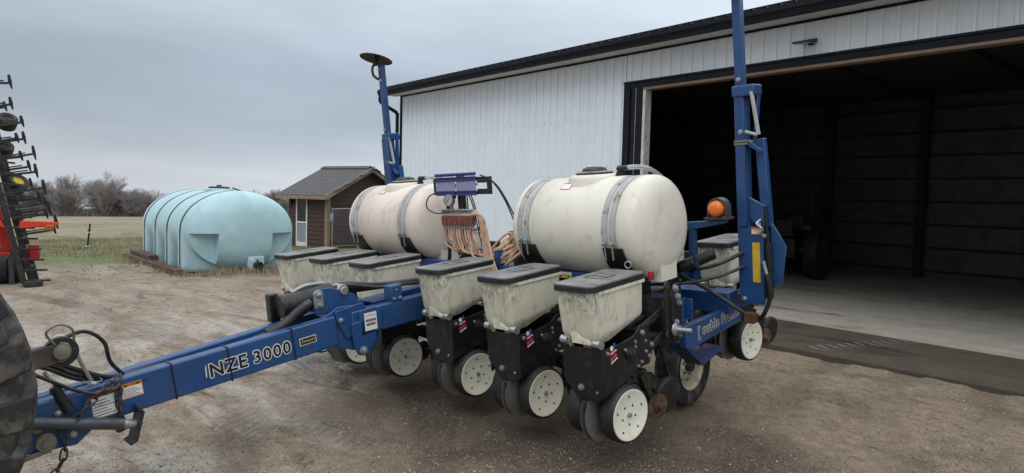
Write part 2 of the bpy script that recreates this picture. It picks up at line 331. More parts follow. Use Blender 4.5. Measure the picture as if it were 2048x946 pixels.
# ------------------------------------------------------------------ mesh helpers
def V(*a): return Vector(a)
class B:
    def __init__(s): s.v = []; s.f = []
    def add(s, vs, fs):
        o = len(s.v); s.v += [tuple(x) for x in vs]; s.f += [tuple(i + o for i in f) for f in fs]; return s
    def box(s, lo, hi):
        x0, y0, z0 = lo; x1, y1, z1 = hi
        return s.add([(x0, y0, z0), (x1, y0, z0), (x1, y1, z0), (x0, y1, z0), (x0, y0, z1), (x1, y0, z1), (x1, y1, z1), (x0, y1, z1)],
                     [(0, 3, 2, 1), (4, 5, 6, 7), (0, 1, 5, 4), (1, 2, 6, 5), (2, 3, 7, 6), (3, 0, 4, 7)])
    def beam(s, p0, p1, w, h, up=(0, 0, 1), w1=None, h1=None):
        p0, p1 = Vector(p0), Vector(p1); d = (p1 - p0).normalized(); u = Vector(up)
        sx = d.cross(u)
        if sx.length < 1e-6: u = Vector((0, 1, 0)); sx = d.cross(u)
        sx.normalize(); u = sx.cross(d)
        vs = []
        for p, ww, hh in ((p0, w, h), (p1, w1 or w, h1 or h)):
            for a, b in ((-1, -1), (1, -1), (1, 1), (-1, 1)): vs.append(p + sx * (a * ww / 2) + u * (b * hh / 2))
        return s.add(vs, [(0, 1, 2, 3), (7, 6, 5, 4), (0, 4, 5, 1), (1, 5, 6, 2), (2, 6, 7, 3), (3, 7, 4, 0)])
    def _frame(s, d):
        d = d.normalized(); a = Vector((0, 0, 1)) if abs(d.z) < .9 else Vector((1, 0, 0))
        u = d.cross(a).normalized(); return u, d.cross(u).normalized()
    def cyl(s, p0, p1, r0, r1=None, n=16, cap=True):
        p0, p1 = Vector(p0), Vector(p1); r1 = r0 if r1 is None else r1
        u, w = s._frame(p1 - p0); vs = []
        for p, r in ((p0, r0), (p1, r1)):
            for k in range(n):
                a = 2 * PI * k / n; vs.append(p + u * (math.cos(a) * r) + w * (math.sin(a) * r))
        fs = [(k, k + n, (k + 1) % n + n, (k + 1) % n) for k in range(n)]
        if cap: fs += [tuple(range(n)), tuple(range(2 * n - 1, n - 1, -1))]
        return s.add(vs, fs)
    def tube(s, pts, r, n=8, sm=6, r1=None):
        P = [Vector(p) for p in pts]
        if sm > 1 and len(P) > 2:
            Q = []
            for i in range(len(P) - 1):
                a, b, c, d = P[max(0, i - 1)], P[i], P[i + 1], P[min(len(P) - 1, i + 2)]
                for k in range(sm):
                    t = k / sm
                    Q.append(.5 * ((2 * b) + (c - a) * t + (2 * a - 5 * b + 4 * c - d) * t * t + (3 * b - a - 3 * c + d) * t ** 3))
            Q.append(P[-1]); P = Q
        vs, fs = [], []; u = None
        for i, p in enumerate(P):
            d = (P[min(i + 1, len(P) - 1)] - P[max(i - 1, 0)])
            if d.length < 1e-9: d = Vector((0, 0, 1))
            d.normalize()
            if u is None: u, w = s._frame(d)
            else:
                u = (u - d * u.dot(d))
                u = u.normalized() if u.length > 1e-6 else s._frame(d)[0]
                w = d.cross(u)
            rr = r if r1 is None else r + (r1 - r) * i / max(1, len(P) - 1)
            for k in range(n):
                a = 2 * PI * k / n; vs.append(p + u * (math.cos(a) * rr) + w * (math.sin(a) * rr))
        for i in range(len(P) - 1):
            for k in range(n):
                q = (k + 1) % n; fs.append((i * n + k, i * n + q, (i + 1) * n + q, (i + 1) * n + k))
        fs += [tuple(range(n - 1, -1, -1)), tuple(range((len(P) - 1) * n, len(P) * n))]
        return s.add(vs, fs)
    def prism(s, poly, o, u, w, t):
        """poly 2-D in axes u, w at origin o, extruded by vector t"""
        o, u, w, t = Vector(o), Vector(u), Vector(w), Vector(t)
        n = len(poly); a = [o + u * x + w * y for x, y in poly]; b = [q + t for q in a]
        fs = [tuple(range(n)), tuple(range(2 * n - 1, n - 1, -1))] + [(k, k + n, (k + 1) % n + n, (k + 1) % n) for k in range(n)]
        nrm = u.cross(w)
        if nrm.dot(t) > 0: fs = [tuple(reversed(f)) for f in fs]
        return s.add(a + b, fs)
    def lathe(s, prof, o, axis, n=32, close=False, cap=True):
        o, d = Vector(o), Vector(axis).normalized(); u, w = s._frame(d); vs, fs = [], []
        for r, h in prof:
            for k in range(n):
                a = 2 * PI * k / n; vs.append(o + d * h + u * (math.cos(a) * r) + w * (math.sin(a) * r))
        m_ = len(prof)
        for i in range(m_ - (0 if close else 1)):
            j = (i + 1) % m_
            for k in range(n):
                q = (k + 1) % n; fs.append((i * n + k, j * n + k, j * n + q, i * n + q))
        if not close and cap:
            if prof[0][0] > 1e-6: fs.append(tuple(range(n)))
            if prof[-1][0] > 1e-6: fs.append(tuple(range(m_ * n - 1, (m_ - 1) * n - 1, -1)))
        return s.add(vs, fs)
    def ball(s, c, r, n=12, sc=(1, 1, 1)):
        c = Vector(c); vs, fs = [], []; m_ = n // 2
        for i in range(m_ + 1):
            t = PI * i / m_
            for k in range(n):
                a = 2 * PI * k / n
                vs.append((c.x + r * sc[0] * math.sin(t) * math.cos(a), c.y + r * sc[1] * math.sin(t) * math.sin(a), c.z + r * sc[2] * math.cos(t)))
        for i in range(m_):
            for k in range(n):
                q = (k + 1) % n; fs.append((i * n + k, (i + 1) * n + k, (i + 1) * n + q, i * n + q))
        return s.add(vs, fs)

def obj(name, b, m, parent=None, bevel=0, smooth=38, seg=2, loc=None):
    me = bpy.data.meshes.new(name)
    me.from_pydata(b.v, [], b.f); me.validate(); me.update()
    if smooth:
        me.polygons.foreach_set('use_smooth', [True] * len(me.polygons))
        me.set_sharp_from_angle(angle=math.radians(smooth))
    me.materials.append(m)
    o = bpy.data.objects.new(name, me); COL.objects.link(o)
    if parent: o.parent = parent
    if loc is not None: o.location = loc
    if bevel:
        md = o.modifiers.new('bevel', 'BEVEL'); md.width = bevel; md.segments = seg; md.limit_method = 'ANGLE'; md.angle_limit = math.radians(40)
        md.harden_normals = False
    return o
def empty(name, loc=(0, 0, 0), rz=0):
    o = bpy.data.objects.new(name, None); COL.objects.link(o); o.location = loc; o.rotation_euler = (0, 0, rz)
    o.empty_display_size = .2
    return o
def tag(o, label, cat, group=None):
    o['label'] = label; o['category'] = cat
    if group: o['group'] = group
    return o
def struct(o): o['kind'] = 'structure'; return o
def stuff(o): o['kind'] = 'stuff'; return o
def copy_tree(o, parent=None):
    c = o.copy(); COL.objects.link(c); c.parent = parent
    for ch in list(o.children): copy_tree(ch, c)
    return c
def same(o, parent, loc, rot=None, scale=None):
    c = o.copy(); COL.objects.link(c); c.parent = parent; c.location = loc
    if rot is not None: c.rotation_euler = rot
    if scale is not None: c.scale = scale
    return c
_dg = None
def text_mesh(txt, size, offset=0, align='LEFT', extrude=0, shear=0, spacing=1):
    cu = bpy.data.curves.new('lettering', 'FONT'); cu.body = txt; cu.size = size; cu.offset = offset; cu.align_x = align
    cu.extrude = extrude; cu.shear = shear; cu.space_character = spacing; cu.resolution_u = 3
    o = bpy.data.objects.new('lettering', cu); COL.objects.link(o)
    bpy.context.view_layer.update()
    dg = bpy.context.evaluated_depsgraph_get()
    me = bpy.data.meshes.new_from_object(o.evaluated_get(dg))
    bpy.data.objects.remove(o); return me
def lettering(name, txt, size, m, parent, o, u, w, offset=0, align='LEFT', shear=0, lift=.002, spacing=1):
    me = text_mesh(txt, size, offset, align, 0, shear, spacing)
    me.materials.clear(); me.materials.append(m)
    t = bpy.data.objects.new(name, me); COL.objects.link(t); t.parent = parent
    u, w = Vector(u).normalized(), Vector(w).normalized(); nrm = u.cross(w)
    o = Vector(o) + nrm * lift
    t.matrix_local = Matrix(((u.x, w.x, nrm.x, o.x), (u.y, w.y, nrm.y, o.y), (u.z, w.z, nrm.z, o.z), (0, 0, 0, 1)))
    return t
def outlined(name, txt, size, parent, o, u, w, fat=.0035, rim=.007, spacing=1.1, shear=0):
    """black letters with a white rim: the rim is the same lettering shifted round a small circle"""
    u, w = Vector(u).normalized(), Vector(w).normalized(); nrm = u.cross(w)
    for nm, m, r_, base, cnt in ((name + '_outline', WHITE, rim, .0008, 14), (name + '_fill', BLKINK, fat, .0026, 8)):
        src = text_mesh(txt, size, 0, 'LEFT', 0, shear, spacing)
        V0 = [v.co.copy() for v in src.vertices]; F0 = [tuple(p.vertices) for p in src.polygons]; bpy.data.meshes.remove(src)
        b = B()
        for k in range(cnt):
            a = 2 * PI * k / cnt
            b.add([Vector(o) + u * (q.x + math.cos(a) * r_) + w * (q.y + math.sin(a) * r_) + nrm * (base + .00008 * k) for q in V0], F0)
        obj(nm, b, m, parent, smooth=0)
def plate(name, m, parent, o, u, w, a, b, t=.002, lift=0):
    """thin label of size a x b with lower-left corner o, along u and w"""
    u, w = Vector(u).normalized(), Vector(w).normalized(); nrm = u.cross(w)
    return obj(name, B().prism([(0, 0), (a, 0), (a, b), (0, b)], Vector(o) + nrm * lift, u, w, nrm * t), m, parent, smooth=0)

# ================================================================== SETTING
WALL_Y, WALL_YAW = 7.463, -0.08078
cw, sw = math.cos(WALL_YAW), math.sin(WALL_YAW)
def wallframe(x, y):
    dx, dy = x, y - WALL_Y
    return dx * cw + dy * sw, -dx * sw + dy * cw
def bw(u, v, z=0): return Vector((u * cw - v * sw, WALL_Y + u * sw + v * cw, z))
def smooth01(t): t = max(0, min(1, t)); return t * t * (3 - 2 * t)
_h = {}
def vnoise(x, y):
    def h(i, j):
        k = (i, j)
        if k not in _h: _h[k] = random.Random(i * 92837 + j * 68917).random()
        return _h[k]
    i, j = math.floor(x), math.floor(y); a, b = smooth01(x - i), smooth01(y - j)
    return (h(i, j) * (1 - a) + h(i + 1, j) * a) * (1 - b) + (h(i, j + 1) * (1 - a) + h(i + 1, j + 1) * a) * b
def ground_z(x, y):
    d = math.hypot(x - CAM.x, y - CAM.y)
    z = -.0288 * max(0, d - 22) if d > 24 else -.0288 * 2 * max(0, (d - 22) / 2) ** 2 * .5
    if d < 60:
        z += (vnoise(x * .7, y * .7) - .5) * .05 + (vnoise(x * 2.3 + 9, y * 2.3) - .5) * .028 + (vnoise(x * 6 + 3, y * 6) - .5) * .012
        u, v = wallframe(x, y)
        if v > -2.6: z -= .09 * smooth01((v + 2.6) / .5) if v > -1.2 and u > -13 else .045 * smooth01((v + 2.6) / .5) * (1 if u > -4.5 else 0)
    return z
TRACKS = []
def _trk(pts, off):
    for o in (0, 1):
        P = [Vector((x + off[0] * o, y + off[1] * o)) for x, y in pts]
        Q = []
        for i in range(len(P) - 1):
            a, b, c, d = P[max(0, i - 1)], P[i], P[i + 1], P[min(len(P) - 1, i + 2)]
            for k in range(10):
                t = k / 10; Q.append(.5 * ((2 * b) + (c - a) * t + (2 * a - 5 * b + 4 * c - d) * t * t + (3 * b - a - 3 * c + d) * t ** 3))
        TRACKS.append(Q)
_trk([(5.6, -1.2), (4.0, 1.0), (3.1, 2.9), (2.75, 4.4), (2.7, 5.5)], (1.55, .2))
_trk([(2.6, -3.6), (.4, -1.55), (-1.3, -.75), (-3.4, -.35), (-6.5, -.5), (-10, -1.3)], (.35, 1.5))
_trk([(3.6, -.6), (2.6, 1.2), (2.35, 2.6), (2.0, 4.2), (1.9, 5.5)], (1.6, -.1))
def track_depth(x, y):
    if not (-10.5 < x < 7.5 and -4 < y < 5.8): return 0, 0
    best = 9
    p = Vector((x, y))
    for Q in TRACKS:
        for i in range(len(Q) - 1):
            a = Q[i]; ax_, ay_ = Q[i + 1].x - a.x, Q[i + 1].y - a.y
            if abs(x - a.x) > .9 or abs(y - a.y) > .9: continue
            L2 = ax_ * ax_ + ay_ * ay_; t = max(0, min(1, ((x - a.x) * ax_ + (y - a.y) * ay_) / L2))
            dd = math.hypot(x - a.x - ax_ * t, y - a.y - ay_ * t)
            if dd < best: best = dd
    w = .17
    f = 1 - smooth01((best - w * .7) / (w * .6)); berm = math.exp(-((best - w * 1.45) / .06) ** 2)
    f *= .35 + .65 * smooth01((vnoise(x * .9 + 5, y * .9) - .3) / .3)
    return f, -.016 * f + .010 * berm * (.35 + .65 * vnoise(x * 3, y * 3 + 7))
def lin(a, b, st):
    n_ = int(round((b - a) / st)); return [a + (b - a) * i / n_ for i in range(n_)]
def geo(a, b, n_): # from a outward to b
    return [a + (b - a) * (i / n_) ** 2.6 for i in range(1, n_ + 1)]
xs = list(reversed(geo(-22, -900, 42))) + lin(-22, -4, .14) + lin(-4, 5, .06) + lin(5, 8, .12) + [8] + geo(8, 400, 18)
ys = list(reversed(geo(-6, -400, 20))) + lin(-6, -2.6, .12) + lin(-2.6, 5.8, .06) + lin(5.8, 9, .14) + [9] + geo(9, 900, 40)
nx, ny = len(xs), len(ys)
gb = B()
TK = [track_depth(x, y) for y in ys for x in xs]
gb.v = [(x, y, ground_z(x, y) + TK[j * nx + i][1]) for j, y in enumerate(ys) for i, x in enumerate(xs)]
gb.f = [(j * nx + i, j * nx + i + 1, (j + 1) * nx + i + 1, (j + 1) * nx + i) for j in range(ny - 1) for i in range(nx - 1)]
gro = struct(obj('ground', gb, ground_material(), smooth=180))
at_ = gro.data.attributes.new('track', 'FLOAT', 'POINT'); at_.data.foreach_set('value', [t[0] for t in TK])

# loose stones on the yard, uncountable
import bisect
def surf_z(x, y):
    i = min(max(bisect.bisect_right(xs, x) - 1, 0), nx - 2); j = min(max(bisect.bisect_right(ys, y) - 1, 0), ny - 2)
    a, b = (x - xs[i]) / (xs[i + 1] - xs[i]), (y - ys[j]) / (ys[j + 1] - ys[j]); g = gb.v
    return (g[j * nx + i][2] * (1 - a) + g[j * nx + i + 1][2] * a) * (1 - b) + (g[(j + 1) * nx + i][2] * (1 - a) + g[(j + 1) * nx + i + 1][2] * a) * b
sb = B(); rs = random.Random(3)
def stone(x, y, r):
    z = surf_z(x, y); k = 5; a0 = rs.random() * 6
    top = (x + rs.uniform(-.3, .3) * r, y + rs.uniform(-.3, .3) * r, z + r * rs.uniform(.35, .8))
    ring = [(x + math.cos(a0 + 2 * PI * i / k) * r * rs.uniform(.7, 1.2), y + math.sin(a0 + 2 * PI * i / k) * r * rs.uniform(.7, 1.2), z - .003) for i in range(k)]
    sb.add(ring + [top], [(i, (i + 1) % k, k) for i in range(k)])
for i in range(60000):
    t = rs.random() ** 1.35
    px_, py_ = rs.uniform(60, 2048), 590 + 360 * (1 - t)
    p = at_z(px_, py_)
    u, v = wallframe(p.x, p.y)
    if v > -1.98 or p.x < -11: continue
    if vnoise(p.x * 1.1 + 40, p.y * 1.1) < .38 and rs.random() < .3: continue
    stone(p.x, p.y, rs.uniform(.003, .0075) * (2.0 if rs.random() < .03 else 1) * (.8 + .07 * math.hypot(p.x - CAM.x, p.y - CAM.y)))
m, n, l, bs = _new('gravel_stones')
ge = n.new('ShaderNodeNewGeometry'); rp_ = n.new('ShaderNodeValToRGB'); l.new(ge.outputs['Random Per Island'], rp_.inputs[0])
e_ = rp_.color_ramp.elements; e_[0].color = (.05, .038, .028, 1); e_[1].color = (.42, .36, .28, 1)
for p_, c_ in ((.35, (.14, .108, .078)), (.7, (.25, .20, .145)), (.9, (.33, .275, .21))): q_ = e_.new(p_); q_.color = c_ + (1,)
l.new(rp_.outputs[0], bs.inputs['Base Color']); bs.inputs['Roughness'].default_value = .8
stuff(obj('gravel', sb, m, smooth=0))

APRON = concrete_material('apron_concrete', (.05, .041, .029), (.085, .070, .050), (.022, .018, .016), .4)
FLOOR = concrete_material('floor_concrete', (.30, .28, .235), (.41, .385, .325), (.09, .08, .065), .5)
ab = B()
ap = [bw(-4.2, -1.95), bw(12, -1.84), bw(12, -.01), bw(-4.2, -.01)]
ab.add([(q.x, q.y, -.2) for q in ap] + [(q.x, q.y, .012) for q in ap], [(3, 2, 1, 0), (4, 5, 6, 7), (0, 1, 5, 4), (1, 2, 6, 5), (2, 3, 7, 6), (3, 0, 4, 7)])
struct(obj('concrete_apron', ab, APRON, bevel=.01))
fb = B(); fp = [bw(-11.4, 0), bw(14, 0), bw(14, 9.6), bw(-11.4, 9.6)]
fb.add([(q.x, q.y, -.2) for q in fp] + [(q.x, q.y, .025) for q in fp], [(3, 2, 1, 0), (4, 5, 6, 7), (0, 1, 5, 4), (1, 2, 6, 5), (2, 3, 7, 6), (3, 0, 4, 7)])
struct(obj('floor', fb, FLOOR))
# dried mud tyre prints crossing the apron (herringbone bars of pale dust)
tp = B()
for k in range(11):
    for s_ in (-1, 1):
        u0, v0 = 1.75 + k * .055, -1.72 + k * .155
        a = bw(u0, v0, .0165); b_ = bw(u0 + s_ * .16 - .02, v0 + .11, .0165); q = bw(u0 + .05, v0 + .02, .0165) - a
        tp.add([a, b_, b_ + q * .5, a + q * .5], [(0, 1, 2, 3)] if s_ > 0 else [(3, 2, 1, 0)])
DUSTM = mat('dried_dust', (.30, .275, .23), .9, var=.3, vs=9)
struct(obj('tyre_print', tp, DUSTM, smooth=0))

# ------------------------------------------------------------------ machine shed
shed = empty('machine_shed', (0, WALL_Y, 0), WALL_YAW)
tag(shed, 'white ribbed steel machine shed with black trim and wide open doorway', 'building')
U0, U1, EAVE, DOOR_L, DOOR_R, DOOR_H, DEPTH = -11.477, 14.0, 4.79, -3.02, 9.4, 4.195, 9.6
RIB = .2284
def panel_mesh(w, z0, z1):
    pts = [(0, 0)]; k = 0
    while (k + 1) * RIB <= w + 1e-6:
        c = k * RIB + RIB * .5
        pts += [(c - .034, 0), (c - .020, -.027), (c + .020, -.027), (c + .034, 0)]
        pts += [(c + RIB * .5 - .030, 0), (c + RIB * .5 - .022, -.004), (c + RIB * .5 - .014, 0)] if (k + 1) * RIB < w - .01 else []
        k += 1
    pts.append((w, 0)); b = B(); n_ = len(pts)
    b.v = [(x, y, z0) for x, y in pts] + [(x, y, z1) for x, y in pts]
    b.f = [(i, i + 1, i + 1 + n_, i + n_) for i in range(n_ - 1)]
    return b
full = obj('wall_panel', panel_mesh(RIB * 4, -.1, EAVE), WALLW, shed, smooth=0, loc=(U0, 0, 0))
x = U0 + RIB * 4; k = 1
while x + RIB * 4 <= DOOR_L + .02:
    same(full, shed, (x, -.0022 * (k % 2), 0)); x += RIB * 4; k += 1
if DOOR_L - x > .05: obj('wall_panel', panel_mesh(RIB * max(1, round((DOOR_L - x) / RIB)), -.1, EAVE), WALLW, shed, smooth=0, loc=(x, -.0022 * (k % 2), 0))
over = None; x = DOOR_L; k = 0
while x < DOOR_R - .1:
    if not over: over = obj('wall_panel', panel_mesh(RIB * 4, DOOR_H - .05, EAVE), WALLW, shed, smooth=0, loc=(x + .001, .002, 0))
    else: same(over, shed, (x, .002 - .0022 * (k % 2), 0))
    x += RIB * 4; k += 1
while x < U1 - .5:
    same(full, shed, (x, -.0022 * (k % 2), 0)); x += RIB * 4; k += 1
UEND = x
# side wall, roof, gutter, soffit
for i in range(10):
    o = same(full, shed, (U0, i * RIB * 4, 0), (0, 0, PI / 2)); o.location = (U0 - .001, (i + 1) * RIB * 4, 0); o.rotation_euler = (0, 0, -PI / 2)
sc = B()
for zz in (3.56, 2.36, 1.2):
    u = U0 + RIB * .85
    while u < DOOR_L - .05:
        sc.lathe([(.011, 0), (.009, -.005), (0, -.008)], (u, -.001, zz + random.uniform(-.012, .012)), (0, 1, 0), 6); u += RIB
for i in range(60):
    sc.lathe([(.011, 0), (.009, -.005), (0, -.008)], (random.uniform(U0 + .2, DOOR_L - .2), -.003, random.uniform(1.3, 4.5)), (0, 1, 0), 6)
SCREW = mat('screw_grey', (.22, .24, .26), .5, .4)
stuff(obj('screws', sc, SCREW, shed))
obj('corner_trim', B().box((U0 - .05, -.03, -.1), (U0 + .06, -.024 + .02, EAVE)), TRIM, shed, bevel=.004)
obj('soffit', B().box((U0 - .32, -.48, EAVE), (UEND, .02, EAVE + .02)), SOFF, shed, bevel=0)
sl = None
u = U0 - .3; k = 0
while u < UEND - .3:
    if sl is None: sl = obj('soffit_panel', B().box((0, -.475, EAVE - .012), (.29, -.02, EAVE - .001)), SOFF, shed, bevel=.004, loc=(u, 0, 0))
    else: same(sl, shed, (u, 0, 0))
    u += .3
obj('eave_trim', B().box((U0 - .02, -.036, EAVE - .055), (UEND, -.0225, EAVE - .0125)), TRIM, shed, bevel=.004)
obj('fascia', B().box((U0 - .34, -.50, EAVE - .05), (UEND, -.481, EAVE + .2)), TRIM, shed)
g = B().prism([(-.505, EAVE - .05), (-.585, EAVE - .045), (-.600, EAVE + .02), (-.625, EAVE + .05), (-.625, EAVE + .085), (-.615, EAVE + .085), (-.612, EAVE + .055), (-.588, EAVE + .02), (-.575, EAVE - .035), (-.505, EAVE - .04)], (U0 - .36, 0, 0), (0, 1, 0), (0, 0, 1), (UEND - U0 + .36, 0, 0))
obj('gutter', g, TRIM, shed)
rb = B(); rise = .27
n_r = int((UEND - U0 + .4) / RIB)
R0 = U0 - .36
for side in (0, 1):
    pts = []
    for k in range(n_r + 1):
        c = R0 + k * RIB
        pts += [(c, 0), (c + .1, 0), (c + .12, .022), (c + .15, .022), (c + .17, 0)]
    m_ = len(pts)
    va = [(x, -.60 if side == 0 else 10.2, EAVE + .125 + z) for x, z in pts]
    vb_ = [(x, 4.8, EAVE + .125 + 5.4 * rise + z) for x, z in pts]
    rb.add(va + vb_, [((i, i + 1, i + 1 + m_, i + m_) if side == 0 else (i + m_, i + 1 + m_, i + 1, i)) for i in range(m_ - 1)])
rb.box((R0, -.602, EAVE + .085), (UEND, -.596, EAVE + .128))
obj('roof', rb, TRIM, shed, smooth=0)
for s_ in (U0 - .001,):
    obj('gable_wall', B().prism([(0, EAVE), (9.6, EAVE), (4.8, EAVE + 4.8 * rise + .1)], (s_, 0, 0), (0, 1, 0), (0, 0, 1), (-.03, 0, 0)), WALLW, shed)
dsx = U0 - .10
obj('downspout', B().tube([(U0 - .26, -.555, EAVE - .03), (U0 - .26, -.555, EAVE - .22), (U0 - .19, -.30, EAVE - .38), (dsx, -.10, EAVE - .52), (dsx, -.085, EAVE - .70), (dsx, -.085, 2.4), (dsx, -.085, .2), (dsx - .02, -.25, .08)], .052, 10, 5), TRIM, shed)
# doorway: black track covers, pale jamb, header
obj('door_trim', B().box((DOOR_L - .02, -.05, .012), (DOOR_L + .13, .01, DOOR_H)), TRIM, shed, bevel=.006)
obj('door_trim', B().box((DOOR_L + .16, -.035, .012), (DOOR_L + .44, .03, DOOR_H - .1)), TRIM, shed, bevel=.006)
obj('weather_strip', B().box((DOOR_L + .275, -.043, .012), (DOOR_L + .287, -.0355, DOOR_H - .12)), GALV, shed)
obj('door_jamb', B().box((DOOR_L + .44, -.03, .012), (DOOR_L + .50, .16, DOOR_H - .115)), JAMB, shed, bevel=.005)
obj('header_trim', B().box((DOOR_L - .03, -.06, DOOR_H - .02), (DOOR_R + .1, .01, DOOR_H + .02)), TRIM, shed, bevel=.004)
obj('header_trim', B().box((DOOR_L + .0, -.04, DOOR_H - .125), (DOOR_R + .1, .02, DOOR_H - .021)), TRIM, shed, bevel=.004)
obj('header_board', B().box((DOOR_L + .45, -.035, DOOR_H - .175), (DOOR_R + .1, .14, DOOR_H - .127)), WOODB, shed, bevel=.004)
obj('header_beam', B().box((DOOR_L, .03, DOOR_H - .12), (DOOR_R + .1, .14, EAVE - .03)), GIRT, shed)
# interior lining, girts and posts
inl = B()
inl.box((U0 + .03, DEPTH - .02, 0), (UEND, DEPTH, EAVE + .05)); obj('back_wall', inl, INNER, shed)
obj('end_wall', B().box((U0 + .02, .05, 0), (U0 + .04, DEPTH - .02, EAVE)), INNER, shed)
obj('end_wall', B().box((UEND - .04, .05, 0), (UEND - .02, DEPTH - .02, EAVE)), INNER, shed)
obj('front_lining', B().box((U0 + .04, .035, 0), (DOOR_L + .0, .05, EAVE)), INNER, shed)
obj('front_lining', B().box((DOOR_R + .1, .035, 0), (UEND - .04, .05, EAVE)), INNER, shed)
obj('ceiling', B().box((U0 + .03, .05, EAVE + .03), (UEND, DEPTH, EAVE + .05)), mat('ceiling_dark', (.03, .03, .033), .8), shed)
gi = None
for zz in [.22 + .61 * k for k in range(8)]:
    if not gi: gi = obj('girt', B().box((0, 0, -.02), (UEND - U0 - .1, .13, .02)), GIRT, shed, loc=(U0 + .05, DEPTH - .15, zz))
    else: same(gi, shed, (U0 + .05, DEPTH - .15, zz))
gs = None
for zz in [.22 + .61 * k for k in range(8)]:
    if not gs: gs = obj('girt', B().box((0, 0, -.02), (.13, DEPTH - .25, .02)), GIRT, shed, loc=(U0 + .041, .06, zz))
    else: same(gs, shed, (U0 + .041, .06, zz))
po = None
for k in range(11):
    loc = (U0 + 1.2 + 2.42 * k, DEPTH - .36, .025)
    if not po: po = obj('post', B().box((-.09, 0, 0), (.09, .2, EAVE)), GIRT, shed, bevel=.005, loc=loc)
    else: same(po, shed, loc)
for k in range(3): same(po, shed, (U0 + .28, 1.8 + 2.6 * k, .025), (0, 0, PI / 2))
tr = None
for k in range(10):
    loc = (U0 + 1.2 + 2.42 * k, .06, EAVE - .09)
    if not tr: tr = obj('truss_chord', B().box((-.02, 0, 0), (.02, DEPTH - .1, .1)), GIRT, shed, loc=loc)
    else: same(tr, shed, loc)

lampr = empty('wall_light', bw(.64, -.02, 4.42), WALL_YAW); tag(lampr, 'small dark flood light fixed high on the white wall above the doorway', 'wall light')
obj('bracket', B().box((-.02, -.05, -.05), (.06, .0, .04)), BLACK2, lampr, bevel=.008)
obj('housing', B().prism([(-.04, -.02), (-.34, -.065), (-.34, -.035), (-.04, .045)], (-.13, 0, 0), (0, 1, 0), (0, 0, 1), (.26, 0, 0)), BLACK2, lampr, bevel=.008)
obj('lens', B().prism([(-.09, -.033), (-.32, -.0675), (-.32, -.064), (-.09, -.028)], (-.11, 0, 0), (0, 1, 0), (0, 0, 1), (.22, 0, 0)), GALV, lampr)

# ------------------------------------------------------------------ garden shed
gs_o = at_z(655, 496)
gsd = Vector((1.886, .339, 0)).normalized(); gsa = math.atan2(gsd.y, gsd.x)
gsh = empty('garden_shed', (gs_o.x, gs_o.y, -.03), gsa); tag(gsh, 'small red-brown lap-sided shed with grey shingle roof and white screen door', 'shed')
# local: x from -2.0 (left) to 0 (corner), y from 0 to 3.5 behind; gable wall in plane x = 0
LX, LY, EZ, PZ = -2.05, 3.5, 1.93, 2.80
RZ = (PZ - EZ) / (LY / 2)
obj('wall_core', B().prism([(0, 0), (LY, 0), (LY, EZ), (LY / 2, PZ - .03), (0, EZ)], (LX, 0, 0), (0, 1, 0), (0, 0, 1), (-LX - .02, 0, 0)), SHEDW, gsh)
pl_ = None
for k in range(13):
    z0 = k * .148; 
    for (xa, xb) in ((LX, -1.62), (-1.02, 0)):
        if z0 + .148 > EZ: continue
        obj('plank', B().prism([(0, z0), (-.028, z0), (-.028, z0 + .012), (-.008, z0 + .146), (0, z0 + .146)], (xa, -.002, 0), (0, 1, 0), (0, 0, 1), (xb - xa, 0, 0)), SHEDW, gsh)
for k in range(19):
    z0 = k * .148; zt = z0 + .14
    if zt > PZ - .08: break
    ya = 0 if zt < EZ - .05 else (zt - EZ + .05) / RZ; yb = LY - ya
    obj('plank', B().prism([(0, z0), (.03, z0), (.03, z0 + .012), (.01, z0 + .146), (0, z0 + .146)], (-.018, ya + .03, 0), (1, 0, 0), (0, 0, 1), (0, yb - ya - .06, 0)), SHEDW, gsh)
obj('corner_post', B().box((-.10, -.05, 0), (.032, -.031, EZ)).box((.0135, -.0305, 0), (.033, .09, EZ)), SHEDT, gsh)
dr = obj('door', B().box((-1.60, -.03, .05), (-1.04, -.005, 1.80)), DOORP, gsh)
fr = B()
for a, b_ in (((-1.62, -.05, .0), (-1.56, -.031, 1.84)), ((-1.08, -.05, .0), (-1.02, -.031, 1.84)), ((-1.559, -.049, 1.78), (-1.081, -.031, 1.84)), ((-1.559, -.049, .82), (-1.081, -.031, .88)), ((-1.559, -.049, .0), (-1.081, -.031, .16))): fr.box(a, b_)
obj('door_frame', fr, ALUM, dr, bevel=.004)
obj('screen', B().box((-1.558, -.040, .885), (-1.082, -.0305, 1.775)), SCREEN, dr)
obj('coach_lamp', B().box((-1.93, -.10, 1.45), (-1.83, -.03, 1.62)).box((-1.90, -.13, 1.38), (-1.86, -.03, 1.40)), BLACK2, gsh, bevel=.01)
rf = obj('roof', B().prism([(-.32, EZ - .32 * RZ - .02), (LY / 2, PZ - .02), (LY + .32, EZ - .32 * RZ - .02), (LY + .32, EZ - .32 * RZ + .03), (LY / 2, PZ + .03), (-.32, EZ - .32 * RZ + .03)], (LX - .3, 0, 0), (0, 1, 0), (0, 0, 1), (-LX + .58, 0, 0)), SHING, gsh)
shg = [obj('shingle', B().box((0, 0, 0), (w_, .30, .014)), SHING, rf) for w_ in (.262, .22, .30)]
used = [False] * 3
sr = random.Random(5)
slope_a = math.atan(RZ)
rowlen = math.hypot(LY / 2 + .32, (LY / 2 + .32) * RZ)
nrow = int(rowlen / .15)
